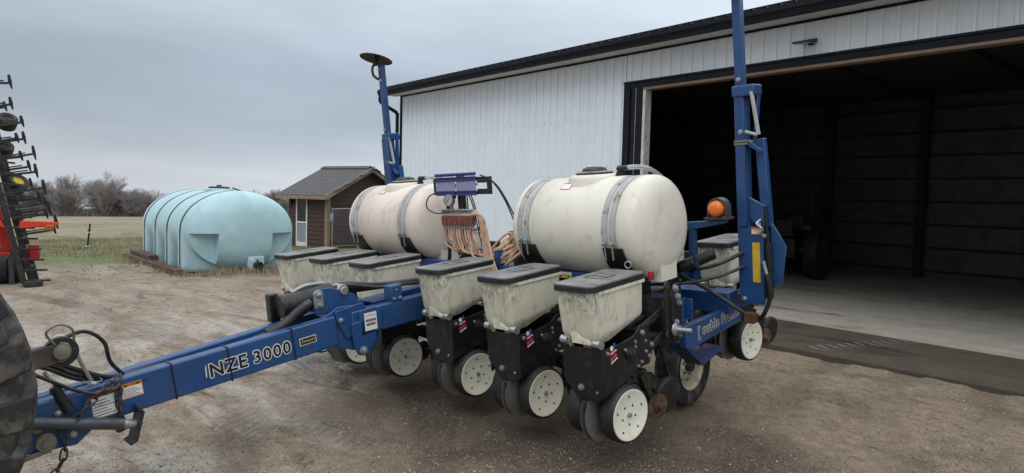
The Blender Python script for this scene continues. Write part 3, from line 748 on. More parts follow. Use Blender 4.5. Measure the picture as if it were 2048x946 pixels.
for side in (0, 1):
    for r_ in range(nrow):
        x = LX - .30
        while x < .24:
            k = sr.randrange(3); w_ = (.262, .22, .30)[k]
            t = r_ * .15
            if side == 0: loc = (x, -.325 + t * math.cos(slope_a), EZ - .32 * RZ + .034 + t * math.sin(slope_a)); rot = (slope_a - .045, 0, sr.uniform(-.004, .004))
            else: loc = (x + w_, LY + .325 - t * math.cos(slope_a), EZ - .32 * RZ + .034 + t * math.sin(slope_a)); rot = (slope_a - .045, 0, PI)
            if side == 1 and r_ > nrow: break
            if not used[k]: o = shg[k]; used[k] = True; o.location = loc; o.rotation_euler = rot
            else: same(shg[k], rf, loc, rot)
            x += w_ + .004
obj('ridge_cap', B().prism([(-.16, -.075), (0, .0), (.16, -.075), (.16, -.055), (0, .03), (-.16, -.055)], (LX - .28, LY / 2, PZ + .07), (0, 1, 0), (0, 0, 1), (-LX + .5, 0, 0)), SHING, rf)
for s_ in (0, 1):
    ya, yb = (-.34, LY / 2) if s_ == 0 else (LY + .34, LY / 2 + .001)
    za, zb = EZ - .34 * RZ - .03, PZ - .03
    obj('barge_board', B().beam((.295, ya, za), (.295, yb, zb), .028, .15, (0, 0, 1)), SHEDT, gsh)
obj('eave_board', B().box((LX - .31, -.35, EZ - .32 * RZ - .10), (.279, -.323, EZ - .32 * RZ + .028)), SHEDT, gsh)

# ------------------------------------------------------------------ chain-link kennel panels beside the garden shed
kn = empty('chain_link_fence', (gs_o.x + .33, gs_o.y - .02, -.02), gsa); tag(kn, 'galvanised chain-link kennel panels standing against the red-brown shed', 'fence')
def link_panel(p0, p1, h, lean=0):
    p0, p1 = Vector(p0), Vector(p1); d = p1 - p0; L_ = d.length; d.normalize()
    f = B().tube([p0, p0 + V(0, 0, h - .06), p0 + V(0, 0, h) + d * .06, p1 + V(lean, 0, h) - d * .06, p1 + V(lean, 0, h - .06), p1], .021, 8, 4)
    f.beam(p0 + V(0, 0, .1), p1 + V(0, 0, .1), .03, .03)
    fo = obj('panel_frame', f, GALV, kn)
    wb = B(); st = .062
    n_ = int((L_ + h) / st)
    for k in range(n_):
        for s_ in (0, 1):
            a = k * st; x0 = max(0, a - h); z0 = min(a, h); x1 = min(a, L_); z1 = max(0, a - L_)
            if s_: q0, q1 = (x0, z0), (x1, z1)
            else: q0, q1 = (L_ - x0, z0), (L_ - x1, z1)
            A_ = p0 + d * q0[0] + V(0, 0, q0[1] * (h - .1) / h + .08); Bq = p0 + d * q1[0] + V(0, 0, q1[1] * (h - .1) / h + .08)
            if (A_ - Bq).length > .03: wb.cyl(A_, Bq, .0035, n=3, cap=False)
    stuff(obj('wire_mesh', wb, GALV, fo))
link_panel((0, 0, 0), (.05, 1.05, 0), 1.35)
link_panel((.25, 1.1, 0), (.4, 3.0, 0), 1.33)
obj('post', B().cyl((.14, 1.02, 0), (.30, 1.14, 1.36), .032).ball((.30, 1.14, 1.37), .036), GALV, kn)
obj('latch', B().box((-.05, -.06, .95), (.03, .03, 1.2)), GALV, kn, bevel=.01)

# ------------------------------------------------------------------ teal leg tank
tt = empty('poly_leg_tank', (-12.45, 3.42, 0), -.085)
tag(tt, 'large teal horizontal poly leg tank with four dark hoop bands', 'water tank')
TA, TB, TZ, TL0, TL1 = 1.25, .93, .945, -2.05, 1.78
bands = [-1.86, -.70, .46, 1.60]
tb_ = B(); NA = 120; us = []
NU = 170
for i in range(NU + 1): us.append(TL0 - .26 + (TL1 - TL0 + .76) * i / NU)
def leg_fac(u):
    f = 0
    for b_ in bands: f = max(f, smooth01((.27 - abs(u - b_)) / .07))
    return f
for i, u in enumerate(us):
    # end rounding
    e = min((u - (TL0 - .26)) / .26, ((TL1 + .50) - u) / .58, 1)
    e = max(e, 0); sc_ = (1 - (1 - e) ** 2.5) ** (1 / 2.5)
    sc_ = .04 + .96 * sc_
    lf = leg_fac(u) * (1 if e >= .7 else smooth01(e / .7) ** .5)
    groove = 1 - .02 * max(0, 1 - min(abs(u - b_) for b_ in bands) / .08)
    for k in range(NA):
        a = 2 * PI * k / NA - PI / 2
        c, s_ = math.cos(a), math.sin(a)
        y, z = TA * c * sc_ * groove, TB * s_ * sc_ * groove
        if s_ < 0 and lf > 0:
            yb_ = math.copysign(min(abs(c) * 1.9, 1) ** .8 * TA * (.98 + .02 * abs(c)), c) * sc_
            zb_ = -min(1, (-s_) * 2.2) * TB * .985 * (1 if e >= 1 else (.9 + .1 * e))
            if abs(s_) > .455: zb_ = -TB * .99
            y = y * (1 - lf) + yb_ * lf; z = z * (1 - lf) + zb_ * lf
        tb_.v.append((u, y, TZ + z))
for i in range(NU):
    for k in range(NA):
        q = (k + 1) % NA; tb_.f.append((i * NA + k, (i + 1) * NA + k, (i + 1) * NA + q, i * NA + q))
tb_.f.append(tuple(range(NA))); tb_.f.append(tuple(range((NU + 1) * NA - 1, NU * NA - 1, -1)))
# recessed pockets low on the end
body = obj('tank_shell', tb_, TEAL, None, smooth=0)
cuts = [obj('cutter', B().box((TL1 + .20, min(s_ * .60, s_ * 1.6), .10), (TL1 + 1, max(s_ * .60, s_ * 1.6), TZ - .04)), TEAL, None, smooth=0) for s_ in (-1, 1)]
for c_ in cuts:
    md = body.modifiers.new('cut', 'BOOLEAN'); md.operation = 'DIFFERENCE'; md.object = c_; md.solver = 'EXACT'
bpy.context.view_layer.update()
cutme = bpy.data.meshes.new_from_object(body.evaluated_get(bpy.context.evaluated_depsgraph_get()))
body.modifiers.clear(); body.data = cutme; body.parent = tt
cutme.polygons.foreach_set('use_smooth', [True] * len(cutme.polygons)); cutme.set_sharp_from_angle(angle=math.radians(42))
for c_ in cuts: bpy.data.objects.remove(c_)
for b_ in bands:
    bb = B(); pts = []
    for k in range(41):
        a = -.02 + (PI + .04) * k / 40
        pts.append((TA * math.cos(a) * 1.003, TZ + TB * math.sin(a) * 1.003))
    pts = [(TA * 1.006, .05)] + pts + [(-TA * 1.006, .05)]
    inner = [(y * .993, (z - TZ) * .99 + TZ if z > .1 else z) for y, z in pts]
    poly = pts + inner[::-1]
    n_ = len(pts)
    vs = [(b_ - .042, y, z) for y, z in pts] + [(b_ + .042, y, z) for y, z in pts] + [(b_ - .042, y, z) for y, z in inner] + [(b_ + .042, y, z) for y, z in inner]
    fs = []
    for k in range(n_ - 1):
        fs += [(k, k + 1, n_ + k + 1, n_ + k), (2 * n_ + k + 1, 2 * n_ + k, 3 * n_ + k, 3 * n_ + k + 1), (k + 1, k, 2 * n_ + k, 2 * n_ + k + 1), (n_ + k, n_ + k + 1, 3 * n_ + k + 1, 3 * n_ + k)]
    obj('band', bb.add(vs, fs), DSTRAP, tt)
mw = obj('manway', B().lathe([(.36, -.12), (.34, .04), (.31, .06), (0, .06)], (.25, 0, TZ + TB - .02), (0, 0, 1), 28), TEAL, tt)
obj('manway_lid', B().lathe([(.25, 0), (.25, .035), (.2, .05), (.06, .055), (.06, .09), (0, .09)], (.25, 0, TZ + TB + .04), (0, 0, 1), 24), BLACK2, mw)
obj('hinge_bar', B().beam((.5, .25, TZ + TB + .06), (.9, .42, TZ + TB - .04), .05, .03), BLACK2, tt, bevel=.006)
ot = obj('outlet_boss', B().box((TL1 + .30, .05, .02), (TL1 + .44, .42, .36)), TEAL, tt, bevel=.02)
obj('outlet_valve', B().cyl((TL1 + .43, .23, .16), (TL1 + .62, .23, .16), .075).cyl((TL1 + .60, .23, .16), (TL1 + .66, .23, .16), .10).cyl((TL1 + .52, .23, .2), (TL1 + .52, .23, .3), .02), BLACK, ot)
obj('valve_band', B().cyl((TL1 + .555, .23, .16), (TL1 + .595, .23, .16), .084), WHITE, ot)
plate('label', WHITE, ot, (TL1 + .4405, .09, .27), (0, 1, 0), (0, 0, 1), .1, .06)
for k, (a, b_, r_) in enumerate((((-2.45, -1.55, .07), (2.0, -1.38, .06), .11), ((-2.3, -1.40, .19), (-.4, -1.36, .18), .09))):
    t_ = obj('timber', B().beam(a, b_, .22, r_), TIMBER, None, bevel=.01); t_.location = tt.location; t_.rotation_euler = tt.rotation_euler
    tag(t_, ('long weathered plank lying along the side of the teal tank', 'short weathered plank on top of the long one beside the teal tank')[k], 'plank')

# grass and weeds round the tank and the field edge
gr = random.Random(11); gb_ = B()
def blade(x, y, h, b, w=.006):
    z = ground_z(x, y) - .01; a = gr.random() * 6.28; l_ = gr.uniform(.1, .6) * h
    dx, dy = math.cos(a), math.sin(a)
    b.add([(x - dy * w, y + dx * w, z), (x + dy * w, y - dx * w, z), (x + dx * l_, y + dy * l_, z + h)], [(0, 1, 2)])
for i in range(15000):
    x, y = gr.uniform(-27, -11.2), gr.uniform(-2.5, 8)
    if vnoise(x * .6, y * .6 + 20) + (-x - 13) * .10 < .62: continue
    for k in range(3): blade(x + gr.uniform(-.05, .05), y + gr.uniform(-.05, .05), gr.uniform(.03, .11), gb_, .007)
stuff(obj('grass', gb_, GRASS, smooth=0))
wb_ = B()
for i in range(900):
    t = gr.random()
    if t < .5: x, y = gr.uniform(-14.8, -10.4), gr.gauss(2.0, .14)
    else: x, y = gr.gauss(-10.05, .16), gr.uniform(2.1, 4.8)
    for k in range(4): blade(x + gr.uniform(-.06, .06), y + gr.uniform(-.06, .06), gr.uniform(.06, .22), wb_, .006)
stuff(obj('dry_weeds', wb_, DRY, smooth=0))
db = B()
for i in range(90):
    x, y = gr.gauss(-12.2, .9), gr.uniform(-1.5, 1.8)
    h = gr.uniform(.008, .025); r_ = gr.uniform(.02, .06)
    k = 6; z = ground_z(x, y)
    db.add([(x + math.cos(2 * PI * j / k) * r_ * gr.uniform(.6, 1.2), y + math.sin(2 * PI * j / k) * r_ * gr.uniform(.6, 1.2), z - .01) for j in range(k)] + [(x, y, z + h)], [(j, (j + 1) % k, k) for j in range(k)])
stuff(obj('mud_clods', db, mat('mud', MUD, .8, var=.3), smooth=0))

fpz = at_z(174, 493); fp_ = empty('fence_post', (fpz.x, fpz.y, ground_z(fpz.x, fpz.y) - .03)); tag(fp_, 'thin leaning steel fence post standing alone in the field', 'fence post')
d_ = V(.03, .085, .80)
obj('stake', B().beam((0, 0, -.05), d_, .035, .045, (0, 1, 0)).beam((.0, .0, -.05), d_, .012, .07, (1, 0, 0)), BLACK2, fp_)
for t_ in (.12, .66, .74):
    obj('insulator', B().beam(d_ * t_ - V(0, .055, 0), d_ * t_ + V(0, .055, .01), .05, .03), WHITE if t_ != .74 else BLACK2, fp_, bevel=.006)

# ------------------------------------------------------------------ bare trees along the far hedgerow
def grow_tree(seed, H, spread, low):
    r_ = random.Random(seed); tk, cr = B(), B()
    def seg(b, p, q, ra, rb_, n_=3):
        b.cyl(p, q, ra, rb_, n=n_, cap=False)
    def branch(p, d, L_, ra, lev):
        steps = 3 if lev < 3 else 2; q = p; dd = d.copy()
        for k in range(steps):
            dd = (dd + Vector((r_.gauss(0, .13), r_.gauss(0, .13), r_.gauss(.05, .09)))).normalized()
            q2 = q + dd * (L_ / steps); r0 = ra * (1 - .55 * k / steps); r1 = ra * (1 - .55 * (k + 1) / steps)
            seg(tk if lev < 2 else cr, q, q2, max(r0, .013), max(r1, .010), 6 if lev == 0 else 4 if lev == 1 else 3)
            if lev < 4:
                n_ = (0, 2, 2, 3)[lev] if lev else (1 if k == 0 and low else 3)
                for j in range(n_):
                    az = r_.random() * 6.28; tilt = r_.uniform(.35, .95) * spread
                    u, w = B()._frame(dd); nd = (dd * math.cos(tilt) + (u * math.cos(az) + w * math.sin(az)) * math.sin(tilt)).normalized()
                    nd.z = abs(nd.z) * .6 + .22 if lev < 2 else nd.z + .15
                    branch(q + (q2 - q) * r_.uniform(.2, 1), nd.normalized(), L_ * r_.uniform(.55, .82), r1 * .62, lev + 1)
            q = q2
        if lev < 4 and lev > 0:
            for j in range(2):
                nd = (dd + Vector((r_.gauss(0, .4), r_.gauss(0, .4), r_.gauss(.15, .2)))).normalized(); branch(q, nd, L_ * .6, ra * .4, lev + 1)
    branch(Vector((0, 0, -.2)), Vector((0, 0, 1)), H * .42, H * .022, 0)
    if low:
        for j in range(3): branch(Vector((r_.gauss(0, .2), r_.gauss(0, .2), -.1)), Vector((r_.gauss(0, .4), r_.gauss(0, .4), 1)).normalized(), H * .36, H * .014, 1)
    return tk, cr
protos = []
for s_, H, sp, low in ((1, 9.5, 1.0, False), (2, 8.0, .9, True), (3, 10, 1.1, False), (4, 6.5, 1.0, True), (5, 7.5, .8, True)):
    tk, cr = grow_tree(s_, H, sp, low)
    zmax = max(v[2] for v in cr.v)
    mk = bpy.data.meshes.new('trunk'); mk.from_pydata(tk.v, [], tk.f); mk.materials.append(BARK)
    mc = bpy.data.meshes.new('crown'); mc.from_pydata(cr.v, [], cr.f); mc.materials.append(TWIG)
    protos.append((mk, mc, zmax))
tree_px = [(-60, 372, 0), (10, 362, 1), (60, 372, 3), (95, 358, 4), (128, 372, 1), (155, 344, 0), (190, 341, 2), (214, 352, 4), (238, 372, 1), (262, 374, 3), (290, 380, 4), (316, 378, 2), (340, 384, 1), (385, 392, 3), (430, 390, 4), (478, 386, 1), (512, 377, 0), (540, 374, 4), (566, 380, 2), (600, 385, 1), (-110, 360, 2)]
tlabels = ['just beyond the left edge', 'behind the folded cultivator tines', 'low behind the upright cultivator', 'left of the tall round-crowned pair', 'short, left of the broadest crown', 'broad round crown, left of the tallest', 'tallest, with forked open crown', 'narrow, right of the tallest tree', 'middling, above the field middle', 'low bushy, above the field middle', 'fan-shaped, left of the teal tank', 'just left of the teal tank top', 'peeping over the far end of the teal tank', 'hidden behind the teal tank bands', 'hidden behind the teal tank middle', 'over the teal tank manway', 'over the near end of the teal tank', 'left of the shed roof', 'touching the shed eave', 'behind the shed door wall', 'farthest left along the hedgerow']
rt_ = random.Random(21)
for (px_, ptop, pi_), lb in zip(tree_px, tlabels):
    d = 126 + rt_.uniform(-5, 7)
    r_ = ray(px_, 420); r_.z = 0; hd = Vector((r_.x, r_.y, 0)).normalized()
    P = Vector((CAM.x, CAM.y, 0)) + hd * d; P.z = ground_z(P.x, P.y)
    dz = CAM.z + ray(px_, ptop).z / math.hypot(*ray(px_, ptop).xy) * d - P.z
    mk, mc, zm = protos[pi_]
    t = empty('bare_tree', P, rt_.uniform(0, 6.28)); s_ = dz / zm; t.scale = (s_ * rt_.uniform(1.0, 1.25), s_ * rt_.uniform(1.0, 1.25), s_)
    tag(t, 'leafless grey-brown hedgerow tree ' + lb, 'tree', 'bare trees along the far hedgerow')
    for nm, me in (('trunk', mk), ('crown', mc)):
        o = bpy.data.objects.new(nm, me); COL.objects.link(o); o.parent = t
bb = B(); rbz = random.Random(8)
for i in range(9000):
    px_ = rbz.uniform(-150, 640); d = rbz.uniform(122, 136)
    r_ = ray(px_, 420); hd = Vector((r_.x, r_.y, 0)).normalized()
    x, y = CAM.x + hd.x * d, CAM.y + hd.y * d; z = ground_z(x, y)
    h = rbz.uniform(.4, 2.0) * (.45 + .9 * vnoise(px_ * .03, 3.3))
    q = Vector((x, y, z)); e = q + Vector((rbz.gauss(0, .5), rbz.gauss(0, .5), h)); w = rbz.uniform(.02, .06)
    a = Vector((hd.y, -hd.x, 0)) * w
    bb.add([q - a, q + a, e + a * .3, e - a * .3], [(0, 1, 2, 3)])
    bb.add([(q + e) / 2 - a * .5, (q + e) / 2 + a * .5, e + Vector((rbz.gauss(0, .6), rbz.gauss(0, .6), rbz.uniform(-.3, .5)))], [(0, 1, 2)])
stuff(obj('undergrowth', bb, BRUSH, smooth=0))

# ================================================================== PLANTER
TILT, SLOPE = math.atan(.02985), math.atan(.10)
pln = empty('row_crop_planter')
pln.matrix_world = Matrix.Rotation(-TILT, 4, 'Y') @ Matrix.Rotation(SLOPE, 4, 'X')
tag(pln, 'blue six-row planter with cream hoppers and two white tanks parked before the shed', 'planter')

BOLT = obj('bolt', B().lathe([(.0155, 0), (.0155, .004), (.011, .005), (.011, .013), (.007, .015), (0, .015)], (0, 0, 0), (0, 0, 1), 8), GALV)
COL.objects.unlink(BOLT)
def bolt(parent, loc, axis='+x', s=1.0):
    c = BOLT.copy(); COL.objects.link(c); c.parent = parent; c.location = loc; c.scale = (s, s, s)
    c.rotation_euler = {'+x': (0, PI / 2, 0), '-y': (PI / 2, 0, 0), '+z': (0, 0, 0), '-x': (0, -PI / 2, 0)}[axis]
    return c
def ring(poly_r, w, d, y0, n=6):
    """rounded rectangle outline, half width w, from y0 to y0+d, corner radius poly_r"""
    pts = []
    for cx, cy, a0 in ((w - poly_r, y0 + poly_r, -PI / 2), (w - poly_r, y0 + d - poly_r, 0), (-w + poly_r, y0 + d - poly_r, PI / 2), (-w + poly_r, y0 + poly_r, PI)):
        for k in range(n + 1):
            a = a0 + PI / 2 * k / n; pts.append((cx + poly_r * math.cos(a), cy + poly_r * math.sin(a)))
    return pts
def loft(rings, cap0=True, cap1=True):
    b = B(); n_ = len(rings[0])
    for r_ in rings: b.v += [tuple(p) for p in r_]
    for i in range(len(rings) - 1):
        for k in range(n_):
            q = (k + 1) % n_; b.f.append((i * n_ + k, i * n_ + q, (i + 1) * n_ + q, (i + 1) * n_ + k))
    if cap0: b.f.append(tuple(range(n_ - 1, -1, -1)))
    if cap1: b.f.append(tuple(range((len(rings) - 1) * n_, len(rings) * n_)))
    return b

# ---- one row unit, origin at (row, 0, 0)
def make_unit():
    # central black frame: side plates, shank, back
    f = B()
    side = [(.255, .50), (.42, .545), (.60, .60), (.80, .60), (.86, .70), (.80, .88), (.70, .90), (.62, .845), (.43, .825), (.255, .825)]
    for sx in (-1, 1):
        f.prism(side, (sx * .155 - .004, 0, 0), (0, 1, 0), (0, 0, 1), (.008, 0, 0))
    f.box((-.151, .70, .62), (.151, .76, .86))
    f.box((-.045, .36, .30), (.045, .72, .62))
    f.prism([(.40, .30), (.74, .40), (.74, .62), (.40, .62)], (-.05, 0, 0), (0, 1, 0), (0, 0, 1), (.1, 0, 0))
    u = obj('row_unit', f, BLACK, pln, bevel=.004)
    # front shield
    sh = B()
    sh.prism([(-.168, .832), (.168, .832), (.168, .52), (.125, .475), (-.06, .475), (-.135, .56), (-.168, .60)], (0, .248, 0), (1, 0, 0), (0, 0, 1), (0, .007, 0))
    sh.prism([(.2555, .832), (.62, .832), (.62, .59), (.42, .54), (.2555, .51)], (.161, 0, 0), (0, 1, 0), (0, 0, 1), (.006, 0, 0))
    obj('front_shield', sh, BLACK, u, bevel=.004)
    # hopper shell
    def rg(w, d, y0, r_, zf, zb):
        return [(x, y, zf + (zb - zf) * (y - y0) / d) for x, y in ring(r_, w, d, y0)]
    h = loft([rg(.110, .16, .262, .03, .852, .858), rg(.140, .535, .228, .03, .897, .968), rg(.147, .562, .212, .035, .935, .99), rg(.157, .605, .178, .045, 1.205, 1.205), rg(.160, .612, .174, .045, 1.235, 1.235)])
    # moulded spout lugs at the front and lip pieces under the lid
    h.prism([(-.065, .955), (-.005, .955), (.012, .915), (.09, .885), (.10, .866), (-.05, .866)], (0, .211, 0), (1, 0, 0), (0, 0, 1), (0, .05, 0))
    for sx in (-1, 1):
        h.box((sx * .158 - .010, .245, 1.196), (sx * .158 + .010, .770, 1.222))
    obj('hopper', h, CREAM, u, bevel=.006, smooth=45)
    # legs of the hopper
    obj('hopper_foot', B().prism([(.225, .90), (.255, .90), (.285, .80), (.27, .79), (.225, .86)], (-.105, 0, 0), (0, 1, 0), (0, 0, 1), (.018, 0, 0)), CREAM, u, bevel=.004)
    obj('hopper_foot', B().box((-.01, .275, .78), (.045, .30, .88)), CREAM, u, bevel=.004)
    # lid, slightly crowned, with raised maker's frame
    ld = loft([[(x, y, 1.222) for x, y in ring(.062, .170, .648, .155)], [(x, y, 1.258) for x, y in ring(.062, .170, .648, .155)], [(x, y, 1.266) for x, y in ring(.056, .163, .634, .162)], [(x, y, 1.270) for x, y in ring(.045, .135, .58, .19)]])
    lo = obj('hopper_lid', ld, LID, u, smooth=30)
    fr = B()
    for a, b_ in (((-.075, .40, 1.2702), (.075, .406, 1.2722)), ((-.075, .566, 1.2702), (.075, .572, 1.2722)), ((-.075, .4062, 1.2702), (-.070, .5658, 1.2722)), ((.070, .4062, 1.2702), (.075, .5658, 1.2722))): fr.box(a, b_)
    obj('lid_badge', fr, BLKINK, u)
    lettering('lid_lettering', 'KINZE', .044, BLKINK, u, (0, .47, 1.2706), (1, 0, 0), (0, 1, 0), align='CENTER', shear=.25, lift=.001)
    # gauge wheels, opener discs, closing discs
    for sx in (-1, 1):
        toe = math.radians(6) * sx
        ax = Vector((sx * math.cos(abs(toe)), -math.sin(abs(toe)), 0))
        c = Vector((sx * .150, .475, .338))
        ty = B().lathe([(.150, -.055), (.176, -.060), (.188, -.052), (.1965, -.025), (.198, .01), (.196, .045), (.190, .060), (.180, .064), (.176, .056), (.150, .050)], c, ax, 44, close=True)
        obj('gauge_wheel_tyre', ty, RUBBER, u, smooth=50)
        dp = B().lathe([(.178, .058), (.174, .064), (.166, .064), (.150, .058), (.08, .046), (.035, .044), (.0, .044), ], c, ax, 44, cap=False)
        obj('gauge_wheel_disc', dp, WHEELW, u, smooth=50)
        hb = B().lathe([(.016, .044), (.016, .060), (.009, .062), (.009, .069), (0, .069)], c, ax, 8)
        obj('wheel_hub_bolt', hb, GALV, u)
        # lightening holes in the disc
        hl = B(); uu, ww = hl._frame(ax)
        for k in range(5):
            for rr, dd_, off in ((.068, .0468, .3), (.128, .0555, .95)):
                a = 2 * PI * k / 5 + off; q = c + uu * (math.cos(a) * rr) + ww * (math.sin(a) * rr) + ax * (dd_)
                hl.cyl(q - ax * .004, q + ax * .0008, .0082, n=8)
        stuff(obj('disc_holes', hl, BLKINK, u))
        od = B().lathe([(0, -.004), (.13, -.004), (.19, -.001), (.19, .001), (.13, .004), (.03, .006), (.03, .02), (0, .02)], (sx * .034, .405, .336), (sx * math.cos(.07), -math.sin(.07), 0), 48)
        obj('opener_disc', od, DISC, u, smooth=30)
    obj('gauge_arm', B().beam((.10, .475, .34), (.10, .66, .55), .022, .06).beam((-.10, .475, .34), (-.10, .66, .55), .022, .06).cyl((-.13, .655, .55), (.13, .655, .55), .022), BLACK2, u, bevel=.004)
    obj('seed_tube_guard', B().prism([(.250, .45), (.34, .50), (.34, .22), (.29, .21)], (-.018, 0, 0), (0, 1, 0), (0, 0, 1), (.036, 0, 0)), BLACK2, u, bevel=.004)
    # tail: arm, rusty closing disc, black press wheel
    obj('closing_arm', B().beam((.05, .72, .52), (.05, 1.14, .31), .03, .09).beam((-.05, .72, .52), (-.05, 1.14, .31), .03, .09).box((-.065, .80, .43), (.065, .90, .52)).cyl((-.11, 1.12, .27), (.10, 1.12, .27), .018).cyl((-.12, .93, .25), (.12, .93, .25), .016).beam((.09, .80, .50), (.10, .93, .25), .02, .05), BLACK2, u, bevel=.004)
    for sx in (-1, 1):
        axd = (sx * .97, -.24, -.08)
        obj('closing_disc', B().lathe([(0, -.003), (.098, -.002), (.098, .001), (.04, .004), (.036, .018), (.016, .022), (.016, .045), (0, .045)], (sx * .125, .93, .232), axd, 36), RUSTD, u, smooth=30)
        obj('press_wheel', B().lathe([(0, .018), (.05, .020), (.105, .014), (.135, .016), (.147, .004), (.147, -.022), (.13, -.03), (0, -.03)], (sx * .085, 1.13, .248), (sx * .985, -.1, -.16), 40), RUBBER, u, smooth=40)
    # parallel arms back to the tool bar
    pa = B()
    for sx in (-1, 1):
        pa.beam((sx * .128, .74, .855), (sx * .128, 1.11, .955), .014, .05)
        pa.beam((sx * .128, .80, .665), (sx * .128, 1.11, .785), .014, .05)
        pa.cyl((sx * .09, .80, .80), (sx * .09, 1.09, .72), .024)
    obj('parallel_arm', pa, BLACK2, u, bevel=.003)
    obj('mount_bracket', B().prism([(1.07, .70), (1.115, .70), (1.115, 1.02), (1.07, 1.02)], (-.16, 0, 0), (0, 1, 0), (0, 0, 1), (.32, 0, 0)).box((-.15, 1.03, .72), (-.13, 1.069, 1.0)).box((.13, 1.03, .72), (.15, 1.069, 1.0)), BLACK2, u, bevel=.004)
    obj('down_spring', B().cyl((.06, .78, .82), (.06, 1.05, .86), .028, n=10).cyl((-.06, .78, .82), (-.06, 1.05, .86), .028, n=10), BLACK2, u)
    # meter knob, rollers, emblem, bolts
    obj('meter_knob', B().lathe([(.046, 0), (.046, .012), (.034, .016), (.034, .036), (.012, .04), (.012, .052), (0, .052)], (.168, .545, .742), (1, 0, 0), 14), BLACK2, u)
    for xx in (-.125, .145):
        obj('latch_roller', B().lathe([(.009, -.034), (.027, -.034), (.027, -.022), (.023, -.016), (.027, -.008), (.023, 0), (.027, .01), (.023, .016), (.027, .034), (.009, .034)], (xx, .235, .872), (1, -.15, 0), 14), GALV, u)
    pe = B().prism([(.328, .772), (.35, .79), (.362, .778), (.375, .797), (.405, .79), (.395, .812), (.365, .805), (.34, .81)], (.1675, 0, 0), (0, 1, 0), (0, 0, 1), (.0012, 0, 0)).prism([(.335, .737), (.36, .742), (.372, .758), (.392, .75), (.408, .768), (.392, .782), (.36, .765), (.333, .765)], (.1675, 0, 0), (0, 1, 0), (0, 0, 1), (.0012, 0, 0))
    obj('emblem_red', pe, REDINK, u, smooth=0)
    pb = B().prism([(.362, .752), (.37, .756), (.374, .822), (.388, .84), (.383, .858), (.37, .848), (.364, .80)], (.1690, 0, 0), (0, 1, 0), (0, 0, 1), (.0012, 0, 0))
    obj('emblem_blue', pb, BLUINK, u, smooth=0)
    obj('emblem_white', B().lathe([(.017, 0), (.017, .0012), (0, .0012)], (.1692, .348, .824), (1, 0, 0), 14).prism([(.338, .783), (.40, .80), (.40, .806), (.338, .789)], (.1692, 0, 0), (0, 1, 0), (0, 0, 1), (.0012, 0, 0)).prism([(.335, .719), (.408, .742), (.408, .752), (.335, .729)], (.1692, 0, 0), (0, 1, 0), (0, 0, 1), (.0012, 0, 0)), WHITE, u, smooth=0)
    for y_, z_, s_ in ((.300, .80, 1.1), (.50, .775, .9), (.625, .80, 1.1), (.625, .765, 1.1), (.72, .845, 1.3), (.76, .775, .8), (.76, .70, .9), (.80, .655, 1.3), (.83, .735, 1.2), (.70, .64, 1.0), (.66, .62, .8)):
        bolt(u, (.168 if y_ < .62 else .1595, y_, z_), '+x', s_)
    bolt(u, (-.02, .2475, .555), '-y', 1.6).material_slots
    bolt(u, (.11, .2475, .54), '-y', .7)
    return u
rows_f = [-2.017, -1.255, -.493, .493, 1.255, 2.017]
rows_r = [-1.905, 1.143, 1.905]
U6 = make_unit(); U6.location = (rows_f[5], 0, 0)
flabels = ['front row unit farthest from the camera, beside the teal tank', 'front row unit second from the far end', 'front row unit just beyond the tongue', 'front row unit just on the near side of the tongue', 'front row unit second from the near end', 'front row unit nearest the camera']
rj = random.Random(4)
U6['label'] = flabels[5]
for k in range(5):
    c = copy_tree(U6, pln); c.location = (rows_f[k], rj.uniform(-.012, .012), rj.uniform(-.008, .008)); c['label'] = flabels[k]
for k, xx in enumerate(rows_r):
    c = copy_tree(U6, pln); c.location = (xx, 2.10, 0)
    c['label'] = ('rear row unit at the far end', 'rear row unit behind the near tank', 'rear row unit beside the near row marker')[k]

# ---- tool bars and frame
def part(name, b, m_, parent=None, bevel=.006, smooth=38): return obj(name, b, m_, parent or pln, bevel, smooth)
part('toolbar', B().box((-2.22, 1.12, .82), (2.14, 1.30, 1.0)), BLUE, bevel=.014)
part('toolbar', B().box((-2.30, 2.78, .80), (2.26, 2.96, .98)), BLUE, bevel=.014)
part('toolbar', B().box((-2.30, 1.86, .74), (2.26, 2.04, .92)), BLUE, bevel=.014)
for xx in (-2.18, 0, .8, -.8):
    part('frame_link', B().box((xx - .06, 1.3005, .80), (xx + .06, 2.7795, .94 if abs(xx) < 2 else .93)), BLUE, bevel=.01)
# near end beam with lettering
eb = B().prism([(1.24, .60), (1.34, .575), (2.16, .62), (2.16, .765), (1.24, .775)], (2.16, 0, 0), (0, 1, 0), (0, 0, 1), (.055, 0, 0))
ebo = part('end_beam', eb, BLUE, bevel=.008)
part('end_bracket', B().box((2.146, 1.19, .74), (2.158, 1.36, .97)).box((2.1585, 1.19, .80), (2.22, 1.202, .965)).box((2.1585, 1.345, .80), (2.22, 1.357, .965)), BLUE, bevel=.004)
tx = (0, 1, .045); tz = (0, -.045, 1)
for tx_, dy_ in (('[', 0), ('ouble', .072), ('Frame', .385)): outlined('lettering', tx_, .108, ebo, Vector((2.215, 1.425, .650)) + Vector(tx).normalized() * dy_, tx, tz, .0014, .0072, 1.14)
part('step_plate', B().prism([(1.25, .60), (1.50, .40), (1.52, .42), (1.29, .62)], (2.06, 0, 0), (0, 1, 0), (0, 0, 1), (.15, 0, 0)).prism([(1.50, .398), (1.86, .455), (1.85, .475), (1.50, .42)], (2.04, 0, 0), (0, 1, 0), (0, 0, 1), (.17, 0, 0)), DBLUE, bevel=.004)
